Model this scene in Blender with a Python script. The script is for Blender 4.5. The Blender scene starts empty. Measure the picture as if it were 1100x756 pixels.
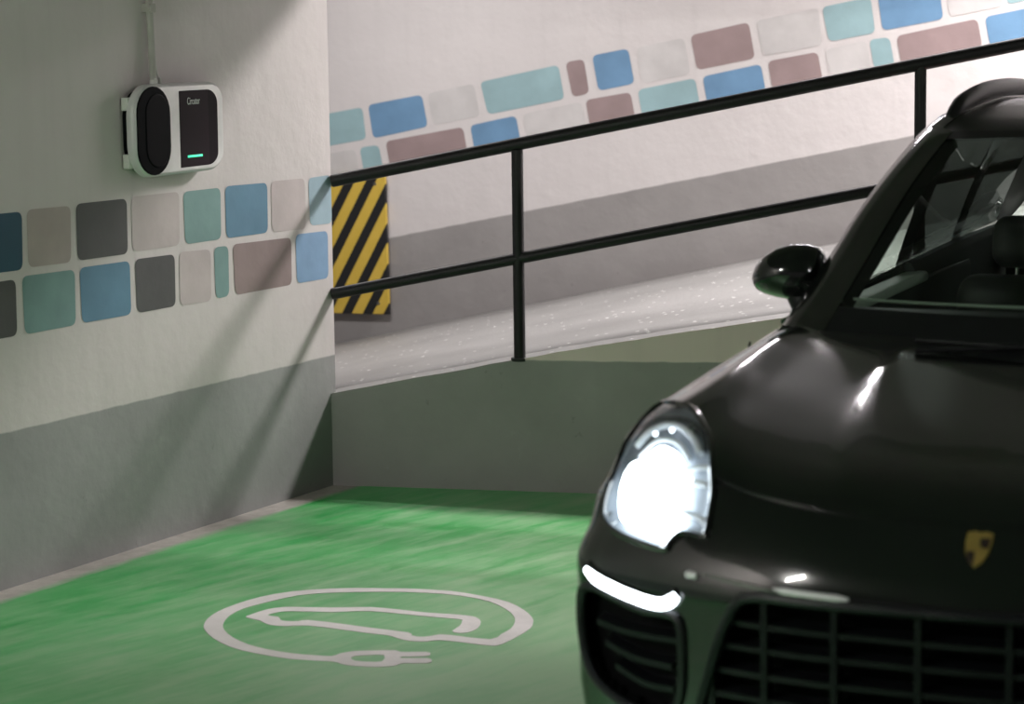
import bpy, bmesh, math, random
from mathutils import Vector, Matrix
from mathutils.bvhtree import BVHTree
random.seed(4)
SC = bpy.context.scene
COL = SC.collection
R = math.radians

# ------------------------------------------------------------------ materials
def newmat(name):
    m = bpy.data.materials.new(name); m.use_nodes = True
    nt = m.node_tree
    return m, nt, nt.nodes['Principled BSDF']

def pmat(name, col, rough=.5, metal=0., coat=0., noise=0., nscale=8., bump=0., bscale=60., spec=.5, emit=None, estr=0., trans=0., alpha=1., rnoise=0., coat_rough=.03):
    m, nt, p = newmat(name)
    p.inputs['Base Color'].default_value = (*col, 1)
    p.inputs['Roughness'].default_value = rough
    p.inputs['Metallic'].default_value = metal
    p.inputs['Coat Weight'].default_value = coat
    p.inputs['Coat Roughness'].default_value = coat_rough
    p.inputs['Specular IOR Level'].default_value = spec
    p.inputs['Transmission Weight'].default_value = trans
    if emit:
        p.inputs['Emission Color'].default_value = (*emit, 1); p.inputs['Emission Strength'].default_value = estr
    tc = nt.nodes.new('ShaderNodeTexCoord')
    if noise or rnoise:
        n = nt.nodes.new('ShaderNodeTexNoise'); n.inputs['Scale'].default_value = nscale; n.inputs['Detail'].default_value = 5
        nt.links.new(tc.outputs['Object'], n.inputs['Vector'])
        if noise:
            mr = nt.nodes.new('ShaderNodeMapRange'); mr.inputs[1].default_value = .3; mr.inputs[2].default_value = .7
            mr.inputs[3].default_value = 1-noise; mr.inputs[4].default_value = 1+noise
            nt.links.new(n.outputs[0], mr.inputs[0])
            mx = nt.nodes.new('ShaderNodeVectorMath'); mx.operation = 'SCALE'; mx.inputs[0].default_value = col
            nt.links.new(mr.outputs[0], mx.inputs['Scale']); nt.links.new(mx.outputs[0], p.inputs['Base Color'])
        if rnoise:
            m2 = nt.nodes.new('ShaderNodeMapRange'); m2.inputs[1].default_value = .3; m2.inputs[2].default_value = .7
            m2.inputs[3].default_value = rough-rnoise; m2.inputs[4].default_value = rough+rnoise
            nt.links.new(n.outputs[0], m2.inputs[0]); nt.links.new(m2.outputs[0], p.inputs['Roughness'])
    if bump:
        n = nt.nodes.new('ShaderNodeTexNoise'); n.inputs['Scale'].default_value = bscale; n.inputs['Detail'].default_value = 4
        nt.links.new(tc.outputs['Object'], n.inputs['Vector'])
        b = nt.nodes.new('ShaderNodeBump'); b.inputs['Strength'].default_value = bump; b.inputs['Distance'].default_value = .01
        nt.links.new(n.outputs[0], b.inputs['Height']); nt.links.new(b.outputs[0], p.inputs['Normal'])
    return m

def M(nt, op, a, b=None, c=None):
    n = nt.nodes.new('ShaderNodeMath'); n.operation = op
    for i, v in enumerate((a, b, c)):
        if v is None: continue
        if isinstance(v, (int, float)): n.inputs[i].default_value = v
        else: nt.links.new(v, n.inputs[i])
    return n.outputs[0]

def noise_out(nt, vec, scale, detail=4, rough=.5):
    n = nt.nodes.new('ShaderNodeTexNoise'); n.inputs['Scale'].default_value = scale
    n.inputs['Detail'].default_value = detail; n.inputs['Roughness'].default_value = rough
    nt.links.new(vec, n.inputs['Vector']); return n.outputs[0]

def mixc(nt, f, a, b):
    n = nt.nodes.new('ShaderNodeMix'); n.data_type = 'RGBA'
    if isinstance(f, (int, float)): n.inputs[0].default_value = f
    else: nt.links.new(f, n.inputs[0])
    for k, v in ((6, a), (7, b)):
        if isinstance(v, tuple): n.inputs[k].default_value = (*v, 1)
        else: nt.links.new(v, n.inputs[k])
    return n.outputs[2]

def ramp(nt, v, lo, hi):
    n = nt.nodes.new('ShaderNodeMapRange'); n.inputs[1].default_value = lo; n.inputs[2].default_value = hi
    nt.links.new(v, n.inputs[0]); return n.outputs[0]

def plaster(name, white, grey, dirn, a, b, dirt=.06):
    """Painted plaster: grey below the line z = a + b*s (s = distance along dirn in plan), white above."""
    m, nt, p = newmat(name)
    g = nt.nodes.new('ShaderNodeNewGeometry').outputs['Position']
    sp = nt.nodes.new('ShaderNodeSeparateXYZ'); nt.links.new(g, sp.inputs[0])
    dt = nt.nodes.new('ShaderNodeVectorMath'); dt.operation = 'DOT_PRODUCT'
    nt.links.new(g, dt.inputs[0]); dt.inputs[1].default_value = (dirn[0], dirn[1], 0)
    s = dt.outputs['Value']
    wob = M(nt, 'MULTIPLY', M(nt, 'SUBTRACT', noise_out(nt, g, 14), .5), .008)
    line = M(nt, 'ADD', M(nt, 'MULTIPLY_ADD', s, b, a), wob)
    mask = ramp(nt, M(nt, 'SUBTRACT', sp.outputs[2], line), -.003, .003)
    cl = noise_out(nt, g, 2.3, 6, .6); fine = noise_out(nt, g, 40, 3)
    w = mixc(nt, ramp(nt, cl, .3, .75), tuple(c*(1-dirt) for c in white), white)
    # rain-like streaks
    mp = nt.nodes.new('ShaderNodeMapping'); mp.inputs['Scale'].default_value = (9, 9, .6); nt.links.new(g, mp.inputs[0])
    st = noise_out(nt, mp.outputs[0], 1.5, 4)
    w = mixc(nt, M(nt, 'MULTIPLY', ramp(nt, st, .52, .8), .18), w, tuple(c*.72 for c in white))
    gr = mixc(nt, ramp(nt, cl, .3, .75), tuple(c*.86 for c in grey), tuple(c*1.08 for c in grey))
    scr = noise_out(nt, g, 7, 8, .7)
    gr = mixc(nt, M(nt, 'MULTIPLY', ramp(nt, scr, .62, .8), .35), gr, tuple(min(1, c*1.5) for c in grey))
    scf = noise_out(nt, g, 16, 4, .6)
    gr = mixc(nt, M(nt, 'MULTIPLY', ramp(nt, scf, .68, .74), .35), gr, tuple(c*.45 for c in grey))
    nt.links.new(mixc(nt, mask, gr, w), p.inputs['Base Color'])
    p.inputs['Roughness'].default_value = .62
    p.inputs['Specular IOR Level'].default_value = .35
    bp = nt.nodes.new('ShaderNodeBump'); bp.inputs['Strength'].default_value = .35; bp.inputs['Distance'].default_value = .012
    h = M(nt, 'ADD', M(nt, 'MULTIPLY', noise_out(nt, g, 9, 5), 1.0), M(nt, 'MULTIPLY', fine, .12))
    nt.links.new(h, bp.inputs['Height']); nt.links.new(bp.outputs[0], p.inputs['Normal'])
    return m

# ------------------------------------------------------------------ mesh helpers
def link(name, me, parent=None, mats=(), smooth=False):
    o = bpy.data.objects.new(name, me); COL.objects.link(o)
    for m in mats: me.materials.append(m)
    if smooth:
        for p in me.polygons: p.use_smooth = True
    if parent: o.parent = parent
    return o

def mesh(name, verts, faces, mat, parent=None, smooth=False, mi=None, loc=None):
    me = bpy.data.meshes.new(name); me.from_pydata([tuple(v) for v in verts], [], faces); me.update()
    mats = mat if isinstance(mat, (list, tuple)) else [mat]
    o = link(name, me, parent, mats, smooth)
    if mi:
        for p, k in zip(me.polygons, mi): p.material_index = k
    if loc: o.location = loc
    return o

def bm_obj(name, bm, mat, parent=None, smooth=True, sharp=35, loc=None):
    bmesh.ops.recalc_face_normals(bm, faces=bm.faces)
    me = bpy.data.meshes.new(name); bm.to_mesh(me); bm.free()
    mats = mat if isinstance(mat, (list, tuple)) else [mat]
    o = link(name, me, parent, mats, smooth)
    if smooth and sharp: me.set_sharp_from_angle(angle=R(sharp))
    if loc: o.location = loc
    return o

def thing(name, label, cat, loc=(0, 0, 0), rz=0., group=None):
    o = bpy.data.objects.new(name, None); COL.objects.link(o); o.empty_display_size = .1
    o.location = loc; o.rotation_euler = (0, 0, rz); o['label'] = label; o['category'] = cat
    if group: o['group'] = group
    return o

def add_box(bm, lo, hi, bevel=0., seg=2, mtx=None):
    r = bmesh.ops.create_cube(bm, size=1)
    vs = r['verts']
    c = [(a+b)/2 for a, b in zip(lo, hi)]; s = [abs(b-a) for a, b in zip(lo, hi)]
    for v in vs: v.co = Vector((v.co.x*s[0]+c[0], v.co.y*s[1]+c[1], v.co.z*s[2]+c[2]))
    if bevel:
        es = list({e for v in vs for e in v.link_edges})
        rb = bmesh.ops.bevel(bm, geom=es, offset=bevel, segments=seg, affect='EDGES', profile=.5)
        vs = list({v for f in rb['faces'] for v in f.verts} | {v for v in vs if v.is_valid})
    if mtx is not None:
        for v in vs: v.co = mtx @ v.co
    return vs

def add_tube(bm, pts, rad, n=14, cap=True, closed=False, squash=1.):
    pts = [Vector(p) for p in pts]; rings = []
    N = len(pts); prev = None
    for i, p in enumerate(pts):
        if closed: t = pts[(i+1) % N]-pts[i-1]
        else: t = pts[min(i+1, N-1)]-pts[max(i-1, 0)]
        t.normalize()
        ref = Vector((0, 0, 1)) if abs(t.z) < .9 else Vector((0, 1, 0))
        a = t.cross(ref).normalized(); b = t.cross(a).normalized()
        if prev is not None:
            a = (prev - t*prev.dot(t)).normalized(); b = t.cross(a).normalized()
        prev = a
        r = rad[i] if isinstance(rad, (list, tuple)) else rad
        rings.append([bm.verts.new(p + a*math.cos(2*math.pi*k/n)*r + b*math.sin(2*math.pi*k/n)*r*squash) for k in range(n)])
    for i in range(N-1 + (1 if closed else 0)):
        A, B = rings[i], rings[(i+1) % N]
        for k in range(n): bm.faces.new((A[k], A[(k+1) % n], B[(k+1) % n], B[k]))
    if cap and not closed:
        bm.faces.new(rings[0][::-1]); bm.faces.new(rings[-1])
    return rings

def add_prism(bm, poly, z0, z1, f=lambda x, y, z: (x, y, z), bevel=0):
    """poly in (x,y), extruded z0..z1, positions mapped by f"""
    A = [bm.verts.new(f(x, y, z0)) for x, y in poly]; B = [bm.verts.new(f(x, y, z1)) for x, y in poly]
    n = len(poly)
    fs = [bm.faces.new(A[::-1]), bm.faces.new(B)]
    for i in range(n): fs.append(bm.faces.new((A[i], A[(i+1) % n], B[(i+1) % n], B[i])))
    if bevel:
        es = [e for e in fs[1].edges]
        bmesh.ops.bevel(bm, geom=es, offset=bevel, segments=3, affect='EDGES', profile=.5)
    return fs

def round_poly(pts, r, n=5):
    out = []; N = len(pts)
    for i in range(N):
        p = Vector(pts[i]); a = Vector(pts[i-1]); b = Vector(pts[(i+1) % N])
        rr = r[i] if isinstance(r, (list, tuple)) else r
        u = (a-p); v = (b-p); k = min(rr, u.length*.48, v.length*.48)
        s = p+u.normalized()*k; e = p+v.normalized()*k
        for j in range(n+1):
            t = j/n; out.append(tuple(s*(1-t)**2 + p*2*t*(1-t) + e*t*t))
    return out

def smooth_poly(pts, sub=4, closed=True):
    """Catmull-Rom through the points"""
    out = []; N = len(pts)
    rng = range(N) if closed else range(N-1)
    for i in rng:
        if closed: P = [Vector(pts[(i+k) % N]) for k in (-1, 0, 1, 2)]
        else: P = [Vector(pts[min(max(i+k, 0), N-1)]) for k in (-1, 0, 1, 2)]
        for j in range(sub):
            t = j/sub
            out.append(tuple(.5*((2*P[1]) + (-P[0]+P[2])*t + (2*P[0]-5*P[1]+4*P[2]-P[3])*t*t + (-P[0]+3*P[1]-3*P[2]+P[3])*t**3)))
    if not closed: out.append(tuple(pts[-1]))
    return out
LEFT_TILES = [('navy', [(-0.015, 1.235), (0.185, 1.232), (0.178, 1.041), (-0.027, 1.044)]), ('beige', [(0.209, 1.236), (0.439, 1.231), (0.431, 1.041), (0.207, 1.045)]), ('slate', [(0.467, 1.235), (0.749, 1.232), (0.745, 1.040), (0.466, 1.043)]), ('pink', [(0.773, 1.236), (1.056, 1.233), (1.049, 1.042), (0.772, 1.044)]), ('teal', [(1.080, 1.231), (1.311, 1.229), (1.306, 1.041), (1.084, 1.042)]), ('blue', [(1.340, 1.232), (1.615, 1.226), (1.611, 1.038), (1.339, 1.041)]), ('pink', [(1.639, 1.229), (1.871, 1.225), (1.871, 1.029), (1.638, 1.038)]), ('sky', [(1.896, 1.224), (2.083, 1.225), (2.082, 1.036), (1.901, 1.040)]), ('slate', [(-0.029, 1.014), (0.140, 1.014), (0.137, 0.828), (-0.041, 0.829)]), ('teal', [(0.172, 1.020), (0.449, 1.015), (0.444, 0.827), (0.176, 0.827)]), ('blue', [(0.474, 1.018), (0.754, 1.015), (0.753, 0.827), (0.478, 0.829)]), ('slate', [(0.783, 1.017), (1.017, 1.013), (1.014, 0.827), (0.787, 0.828)]), ('pink', [(1.045, 1.018), (1.238, 1.010), (1.233, 0.821), (1.040, 0.825)]), ('teal', [(1.259, 1.015), (1.350, 1.013), (1.347, 0.827), (1.262, 0.826)]), ('mauve', [(1.378, 1.015), (1.767, 1.006), (1.764, 0.825), (1.386, 0.826)]), ('sky2', [(1.797, 1.015), (2.025, 1.009), (2.023, 0.824), (1.800, 0.826)])]
FAR_TILES = [('teal', [(-0.133, 1.274), (0.164, 1.326), (0.183, 1.156), (-0.110, 1.105)]), ('blue', [(0.197, 1.338), (0.509, 1.393), (0.541, 1.225), (0.224, 1.160)]), ('grey', [(0.541, 1.399), (0.806, 1.450), (0.838, 1.280), (0.571, 1.231)]), ('teal', [(0.841, 1.459), (1.277, 1.547), (1.309, 1.371), (0.883, 1.289)]), ('mauve', [(1.316, 1.560), (1.416, 1.577), (1.445, 1.401), (1.354, 1.381)]), ('blue', [(1.462, 1.594), (1.657, 1.629), (1.690, 1.451), (1.495, 1.413)]), ('grey', [(1.700, 1.631), (1.956, 1.682), (1.989, 1.497), (1.730, 1.451)]), ('mauve', [(1.989, 1.693), (2.294, 1.757), (2.327, 1.577), (2.024, 1.518)]), ('grey', [(2.333, 1.764), (2.652, 1.826), (2.671, 1.639), (2.368, 1.588)]), ('teal', [(2.670, 1.828), (2.915, 1.875), (2.940, 1.699), (2.706, 1.657)]), ('blue', [(2.950, 1.885), (3.250, 1.943), (3.278, 1.764), (2.976, 1.709)]), ('grey', [(3.281, 1.947), (3.543, 1.999), (3.566, 1.822), (3.307, 1.774)]), ('teal', [(3.568, 2.004), (3.866, 2.064), (3.893, 1.894), (3.586, 1.830)]), ('grey', [(-0.139, 1.059), (0.116, 1.103), (0.143, 0.949), (-0.112, 0.901)]), ('teal', [(0.143, 1.111), (0.255, 1.126), (0.282, 0.973), (0.170, 0.954)]), ('mauve', [(0.295, 1.145), (0.740, 1.224), (0.767, 1.072), (0.322, 0.989)]), ('blue', [(0.781, 1.232), (1.039, 1.285), (1.066, 1.135), (0.808, 1.079)]), ('grey', [(1.077, 1.293), (1.401, 1.357), (1.428, 1.209), (1.104, 1.141)]), ('mauve', [(1.424, 1.366), (1.668, 1.407), (1.695, 1.260), (1.450, 1.215)]), ('teal', [(1.707, 1.419), (2.013, 1.478), (2.040, 1.332), (1.734, 1.269)]), ('blue', [(2.052, 1.486), (2.357, 1.548), (2.384, 1.404), (2.079, 1.338)]), ('mauve', [(2.392, 1.562), (2.649, 1.607), (2.676, 1.464), (2.419, 1.415)]), ('grey', [(2.687, 1.618), (2.895, 1.663), (2.922, 1.522), (2.714, 1.473)]), ('teal', [(2.909, 1.666), (3.011, 1.678), (3.038, 1.537), (2.936, 1.522)]), ('mauve', [(3.045, 1.683), (3.443, 1.764), (3.470, 1.625), (3.072, 1.540)]), ('blue', [(3.479, 1.772), (3.869, 1.849), (3.896, 1.711), (3.506, 1.630)])]
SYMBOL = [[(-0.5351, 7.3315), (-0.6549, 7.3654), (-0.7650, 7.4363), (-0.8494, 7.5166), (-0.9144, 7.6268), (-0.9505, 7.7283), (-0.9616, 7.7899), (-0.9596, 7.8725), (-0.9375, 7.9664), (-0.8915, 8.0611), (-0.8237, 8.1568), (-0.7261, 8.2301), (-0.5976, 8.2637), (-0.4979, 8.2647), (-0.4176, 8.2553), (-0.3386, 8.2460), (-0.2067, 8.2038), (-0.1017, 8.1255), (-0.0242, 8.0435), (0.0262, 7.9324), (0.0505, 7.8360), (0.0539, 7.7738), (0.0443, 7.6930), (0.0047, 7.5958), (-0.0244, 7.5389), (-0.0616, 7.4872), (-0.1443, 7.5262), (-0.2268, 7.5656), (-0.2650, 7.5521), (-0.2988, 7.5540), (-0.3381, 7.5756), (-0.3687, 7.6125), (-0.3890, 7.6333), (-0.4550, 7.6667), (-0.5363, 7.7153), (-0.6385, 7.7677), (-0.7076, 7.7654), (-0.7536, 7.7823), (-0.7816, 7.8168), (-0.7940, 7.8423), (-0.8408, 7.8867), (-0.8313, 7.9178), (-0.7825, 7.9897), (-0.7287, 8.0146), (-0.6569, 8.0083), (-0.5799, 7.9995), (-0.5035, 7.9994), (-0.4515, 7.9964), (-0.3790, 7.9664), (-0.2760, 7.9136), (-0.1747, 7.8803), (-0.1242, 7.8460), (-0.1071, 7.7828), (-0.1175, 7.7020), (-0.1462, 7.6536), (-0.1754, 7.6492), (-0.1930, 7.6761), (-0.1721, 7.7354), (-0.1658, 7.7965), (-0.1737, 7.8238), (-0.2745, 7.8650), (-0.3767, 7.9130), (-0.4487, 7.9426), (-0.5006, 7.9477), (-0.5758, 7.9392), (-0.7038, 7.9594), (-0.7481, 7.9449), (-0.7776, 7.9084), (-0.7403, 7.8852), (-0.7291, 7.8428), (-0.7028, 7.8268), (-0.6728, 7.8251), (-0.6439, 7.8380), (-0.5408, 7.7868), (-0.4486, 7.7306), (-0.3270, 7.6636), (-0.3160, 7.6293), (-0.2909, 7.6082), (-0.2572, 7.6142), (-0.2334, 7.6326), (-0.1943, 7.6225), (-0.0774, 7.5651), (-0.0438, 7.6280), (-0.0145, 7.6963), (-0.0020, 7.7872), (-0.0068, 7.8602), (-0.0293, 7.9463), (-0.0857, 8.0580), (-0.1795, 8.1413), (-0.2843, 8.1857), (-0.3892, 8.2056), (-0.4625, 8.2099), (-0.5157, 8.2108), (-0.5937, 8.2063), (-0.6958, 8.1784), (-0.7915, 8.0882), (-0.8603, 8.0049), (-0.8961, 7.9109), (-0.9039, 7.8072), (-0.8911, 7.7250), (-0.8568, 7.6335), (-0.7992, 7.5427), (-0.7360, 7.4819), (-0.6602, 7.4307), (-0.5872, 7.4044), (-0.5392, 7.3925), (-0.5176, 7.4230), (-0.4811, 7.4455), (-0.4339, 7.4504), (-0.3569, 7.4501), (-0.3371, 7.4302), (-0.2635, 7.4262), (-0.2518, 7.3994), (-0.2620, 7.3777), (-0.3335, 7.3759), (-0.3327, 7.3574), (-0.2589, 7.3535), (-0.2450, 7.3253), (-0.2572, 7.2968), (-0.3295, 7.3006), (-0.3493, 7.2727), (-0.3953, 7.2644), (-0.4335, 7.2682), (-0.4808, 7.2833), (-0.5102, 7.3066)],
[(-0.4836, 7.3692), (-0.4685, 7.3924), (-0.4312, 7.3997), (-0.3876, 7.3974), (-0.3898, 7.3238), (-0.4308, 7.3224), (-0.4364, 7.3227), (-0.4700, 7.3372)]]
TOP_RAIL = [(-0.7341, 10.074, 1.1975), (-0.3489, 9.982, 1.2739), (0.0321, 9.891, 1.3494), (0.5386, 9.7882, 1.4487), (1.0563, 9.7069, 1.5489), (1.5344, 9.6783, 1.6386), (1.9144, 9.6614, 1.7096), (2.2668, 9.6967, 1.7725), (2.6211, 9.7321, 1.8357)]
MID_RAIL = [(-0.7447, 10.0765, 0.7542), (-0.3571, 9.9839, 0.8325), (0.0299, 9.8915, 0.9106), (0.536, 9.7886, 1.0109), (1.0569, 9.7068, 1.1117), (1.538, 9.6781, 1.2), (1.9206, 9.6621, 1.2695), (2.2753, 9.6975, 1.3288), (2.6319, 9.7332, 1.3884)]
# ------------------------------------------------------------------ setting
LA = Vector((-1.6881, 8.2944, 0)); LD = Vector((.48111, .87666, 0)); LN = Vector((.87666, -.48111, 0))   # left wall: point, direction, normal to the bay
def LW(s, z, off=0.): return LA + LD*s + LN*off + Vector((0, 0, z))
PLAN = [(-.7142, 10.0692), (.3161, 9.8232), (1.1, 9.70), (1.9, 9.66), (2.8, 9.75), (4.6, 10.05)]
EDGE = [(-.7355, 10.0743, .3629), (-.3644, 9.9857, .4395), (.0176, 9.8945, .5169), (.3212, 9.8224, .5752), (.5336, 9.789, .6109), (1.0159, 9.7132, .6854), (1.5798, 9.676, .7671), (2.1053, 9.6805, .837), (2.6437, 9.7344, .9016), (4.6, 10.05, 1.18)]
FO = Vector((-.9325, 13.9, 0)); FD = Vector((.93358, -.35837, 0)); FN = Vector((-.35837, -.93358, 0))
def FW(s, z, off=0.): return FO + FD*s + FN*off + Vector((0, 0, z))

C = dict(navy=(.012, .075, .12), beige=(.44, .37, .35), slate=(.085, .085, .085), pink=(.52, .455, .45), teal=(.19, .32, .31), blue=(.115, .24, .345),
         sky=(.33, .45, .52), sky2=(.20, .33, .50), mauve=(.27, .205, .20), grey=(.56, .55, .545))
CF = dict(C, blue=(.145, .28, .445), teal=(.29, .44, .47), mauve=(.31, .235, .235))
WHITE = (.66, .61, .60)
m_wl = plaster('plaster_left', WHITE, (.32, .32, .315), (0, 1), .517, 0.)
m_wb = plaster('plaster_ramp_wall', (.82, .68, .64), (.34, .33, .315), (0, 1), .515, 0.)
kk = .2003; s0 = FO.dot(FD)
m_wf = plaster('plaster_far', (.66, .635, .63), (.31, .30, .295), (FD.x, FD.y), .568 - kk*s0, kk)

def slab(name, poly, z0, z1, mat):
    bm = bmesh.new(); add_prism(bm, poly, z0, z1)
    o = bm_obj(name, bm, mat, smooth=False); o['kind'] = 'structure'; return o

# floor: green bay paint with a bare strip along the left wall
def floor_mat():
    m, nt, p = newmat('green_floor_paint')
    g = nt.nodes.new('ShaderNodeNewGeometry').outputs['Position']
    dt = nt.nodes.new('ShaderNodeVectorMath'); dt.operation = 'DOT_PRODUCT'; nt.links.new(g, dt.inputs[0]); dt.inputs[1].default_value = tuple(LN)
    dist = M(nt, 'SUBTRACT', dt.outputs['Value'], LA.dot(LN))
    m0 = nt.nodes.new('ShaderNodeMapping'); m0.inputs['Rotation'].default_value = (0, 0, R(-50)); nt.links.new(g, m0.inputs[0])
    mp = nt.nodes.new('ShaderNodeMapping'); mp.inputs['Scale'].default_value = (1, 5.5, 1)
    nt.links.new(m0.outputs[0], mp.inputs[0])
    wob = M(nt, 'MULTIPLY', M(nt, 'SUBTRACT', noise_out(nt, mp.outputs[0], 3, 6, .65), .5), .10)
    mask = ramp(nt, M(nt, 'ADD', dist, wob), .08, .125)
    big = noise_out(nt, g, 1.3, 5, .6); streak = noise_out(nt, mp.outputs[0], 2.4, 7, .65)
    green = mixc(nt, ramp(nt, big, .35, .7), (.022, .38, .070), (.055, .50, .125))
    scuff_and_haze = M(nt, 'MULTIPLY', ramp(nt, M(nt, 'MULTIPLY_ADD', big, .5, M(nt, 'MULTIPLY', streak, .7)), .50, .80), .65)
    # light haze painted in, with worn paint: paler away from the wall, in brush strokes
    haze_wear = M(nt, 'MULTIPLY', ramp(nt, M(nt, 'ADD', dist, M(nt, 'MULTIPLY', M(nt, 'SUBTRACT', streak, .5), 1.6)), .35, 1.9), .55)
    scuff_and_haze = M(nt, 'MINIMUM', M(nt, 'ADD', scuff_and_haze, haze_wear), .9)
    green = mixc(nt, scuff_and_haze, green, (.36, .58, .33))
    fl = ramp(nt, noise_out(nt, mp.outputs[0], 11, 4, .7), .70, .76)
    green = mixc(nt, M(nt, 'MULTIPLY', fl, .45), green, (.45, .52, .40))
    conc = mixc(nt, ramp(nt, noise_out(nt, g, 12, 6, .7), .3, .7), (.36, .335, .30), (.56, .52, .48))
    nt.links.new(mixc(nt, mask, conc, green), p.inputs['Base Color'])
    nt.links.new(M(nt, 'MULTIPLY_ADD', streak, .35, .22), p.inputs['Roughness'])
    bp = nt.nodes.new('ShaderNodeBump'); bp.inputs['Strength'].default_value = .25; bp.inputs['Distance'].default_value = .006
    nt.links.new(streak, bp.inputs['Height']); nt.links.new(bp.outputs[0], p.inputs['Normal'])
    return m
back = LW(-9, 0)
fl_poly = [(LA - LD*10)[:2], (LA + LD*2.03)[:2]] + PLAN[1:] + [(9, 9), (9, -3), (-4.5, -3)]
floor = slab('floor', fl_poly, -.12, 0, floor_mat())

# left wall (ends just behind the ramp wall)
bm = bmesh.new()
Ls = 2.058
add_prism(bm, [(-9.5, -.1), (Ls, -.1), (Ls, 3.6), (-9.5, 3.6)], 0, -.24, lambda x, y, z: LW(x, y, z), )
wall_left = bm_obj('wall_left', bm, m_wl, smooth=False); wall_left['kind'] = 'structure'

# painted rounded tiles on walls
def mural(name, tiles, W, cols, parent, rad, off):
    ms = {}; verts = []; faces = []; mi = []; mats = []
    for key, q in tiles:
        if key not in ms:
            ms[key] = len(mats); mats.append(pmat(name+'_'+key, cols[key], .6, noise=.10, nscale=6, bump=.15, bscale=18, spec=.35))
        P = round_poly(q, rad, 5)
        b = len(verts); verts += [W(s, z, off) for s, z in P]; faces.append(list(range(b, b+len(P)))); mi.append(ms[key])
    o = mesh(name, verts, faces, mats, parent, mi=mi)
    return o
mural('tile_mural', [(k, [(min(s, Ls-.001), z) for s, z in q]) for k, q in LEFT_TILES], LW, C, wall_left, .028, .0015)

# ramp wall (retaining wall of the ramp)
def interp(P, n):
    out = []
    for i in range(len(P)-1):
        for j in range(n): out.append(Vector(P[i]).lerp(Vector(P[i+1]), j/n))
    return out + [Vector(P[-1])]
EP = interp(EDGE, 4)
verts = []; faces = []
rng = random.Random(3)
for p in EP:
    zz = p.z + rng.uniform(-.002, .002)
    verts += [(p.x, p.y, -.12), (p.x, p.y, zz), (p.x+.04, p.y+.16, zz), (p.x+.04, p.y+.16, -.12)]
for i in range(len(EP)-1):
    a, b = i*4, i*4+4
    for k in range(4): faces.append((a+k, b+k, b+(k+1) % 4, a+(k+1) % 4))
faces += [(3, 2, 1, 0), tuple(len(verts)-4+k for k in range(4))]
WBV, WBF = verts, faces

def ramp_mat():
    m, nt, p = newmat('ramp_concrete')
    g = nt.nodes.new('ShaderNodeNewGeometry').outputs['Position']
    big = noise_out(nt, g, 1.6, 5); fine = noise_out(nt, g, 45, 4, .7)
    c = mixc(nt, ramp(nt, big, .3, .7), (.21, .207, .20), (.30, .295, .287))
    c = mixc(nt, M(nt, 'MULTIPLY', ramp(nt, fine, .35, .8), .5), c, (.40, .39, .38))
    v = nt.nodes.new('ShaderNodeTexVoronoi'); v.inputs['Scale'].default_value = 26; nt.links.new(g, v.inputs['Vector'])
    sel = nt.nodes.new('ShaderNodeSeparateXYZ'); nt.links.new(v.outputs['Color'], sel.inputs[0])
    dot = M(nt, 'MULTIPLY', M(nt, 'LESS_THAN', v.outputs['Distance'], .22), M(nt, 'GREATER_THAN', sel.outputs[0], .86))
    c = mixc(nt, dot, c, (.9, .9, .88))
    dt = nt.nodes.new('ShaderNodeVectorMath'); dt.operation = 'DOT_PRODUCT'; nt.links.new(g, dt.inputs[0]); dt.inputs[1].default_value = (FN.x, FN.y, 0)
    # smoother lighter mortar fillet at the foot of the far wall
    foot = ramp(nt, M(nt, 'SUBTRACT', M(nt, 'SUBTRACT', dt.outputs['Value'], FO.dot(FN)), M(nt, 'MULTIPLY', M(nt, 'SUBTRACT', noise_out(nt, g, 6, 4), .5), .12)), .17, .13)
    c = mixc(nt, M(nt, 'MULTIPLY', foot, .7), c, (.42, .41, .40))
    nt.links.new(c, p.inputs['Base Color'])
    nt.links.new(M(nt, 'MULTIPLY_ADD', fine, .3, .38), p.inputs['Roughness'])
    bp = nt.nodes.new('ShaderNodeBump'); bp.inputs['Strength'].default_value = .5; bp.inputs['Distance'].default_value = .01
    nt.links.new(fine, bp.inputs['Height']); nt.links.new(bp.outputs[0], p.inputs['Normal'])
    return m
m_ramp = ramp_mat()
wall_back = mesh('wall_back', WBV, WBF, [m_wb, m_ramp], mi=[1 if (k % 4 == 1 and k < len(WBF)-2) else 0 for k in range(len(WBF))]); wall_back['kind'] = 'structure'
# ramp surface: ruled between the wall edge and the foot of the far wall
nE = len(EP); nJ = 8; verts = []; faces = []
Q0 = FW(-1.6, .0537 - .221*1.6)
for i, e in enumerate(EP):
    u = (i)/(nE-1)
    s = -.05 + 6.4*((e.x-EP[0].x)/(EP[-1].x-EP[0].x))
    f = FW(s, .0537 + .2188*s)
    for j in range(nJ+1):
        q = (e + Vector((.03, .12, -.003))).lerp(f, j/nJ); verts.append(q)
for i in range(nE-1):
    for j in range(nJ):
        a = i*(nJ+1)+j; faces.append((a, a+nJ+1, a+nJ+2, a+1))
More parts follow.
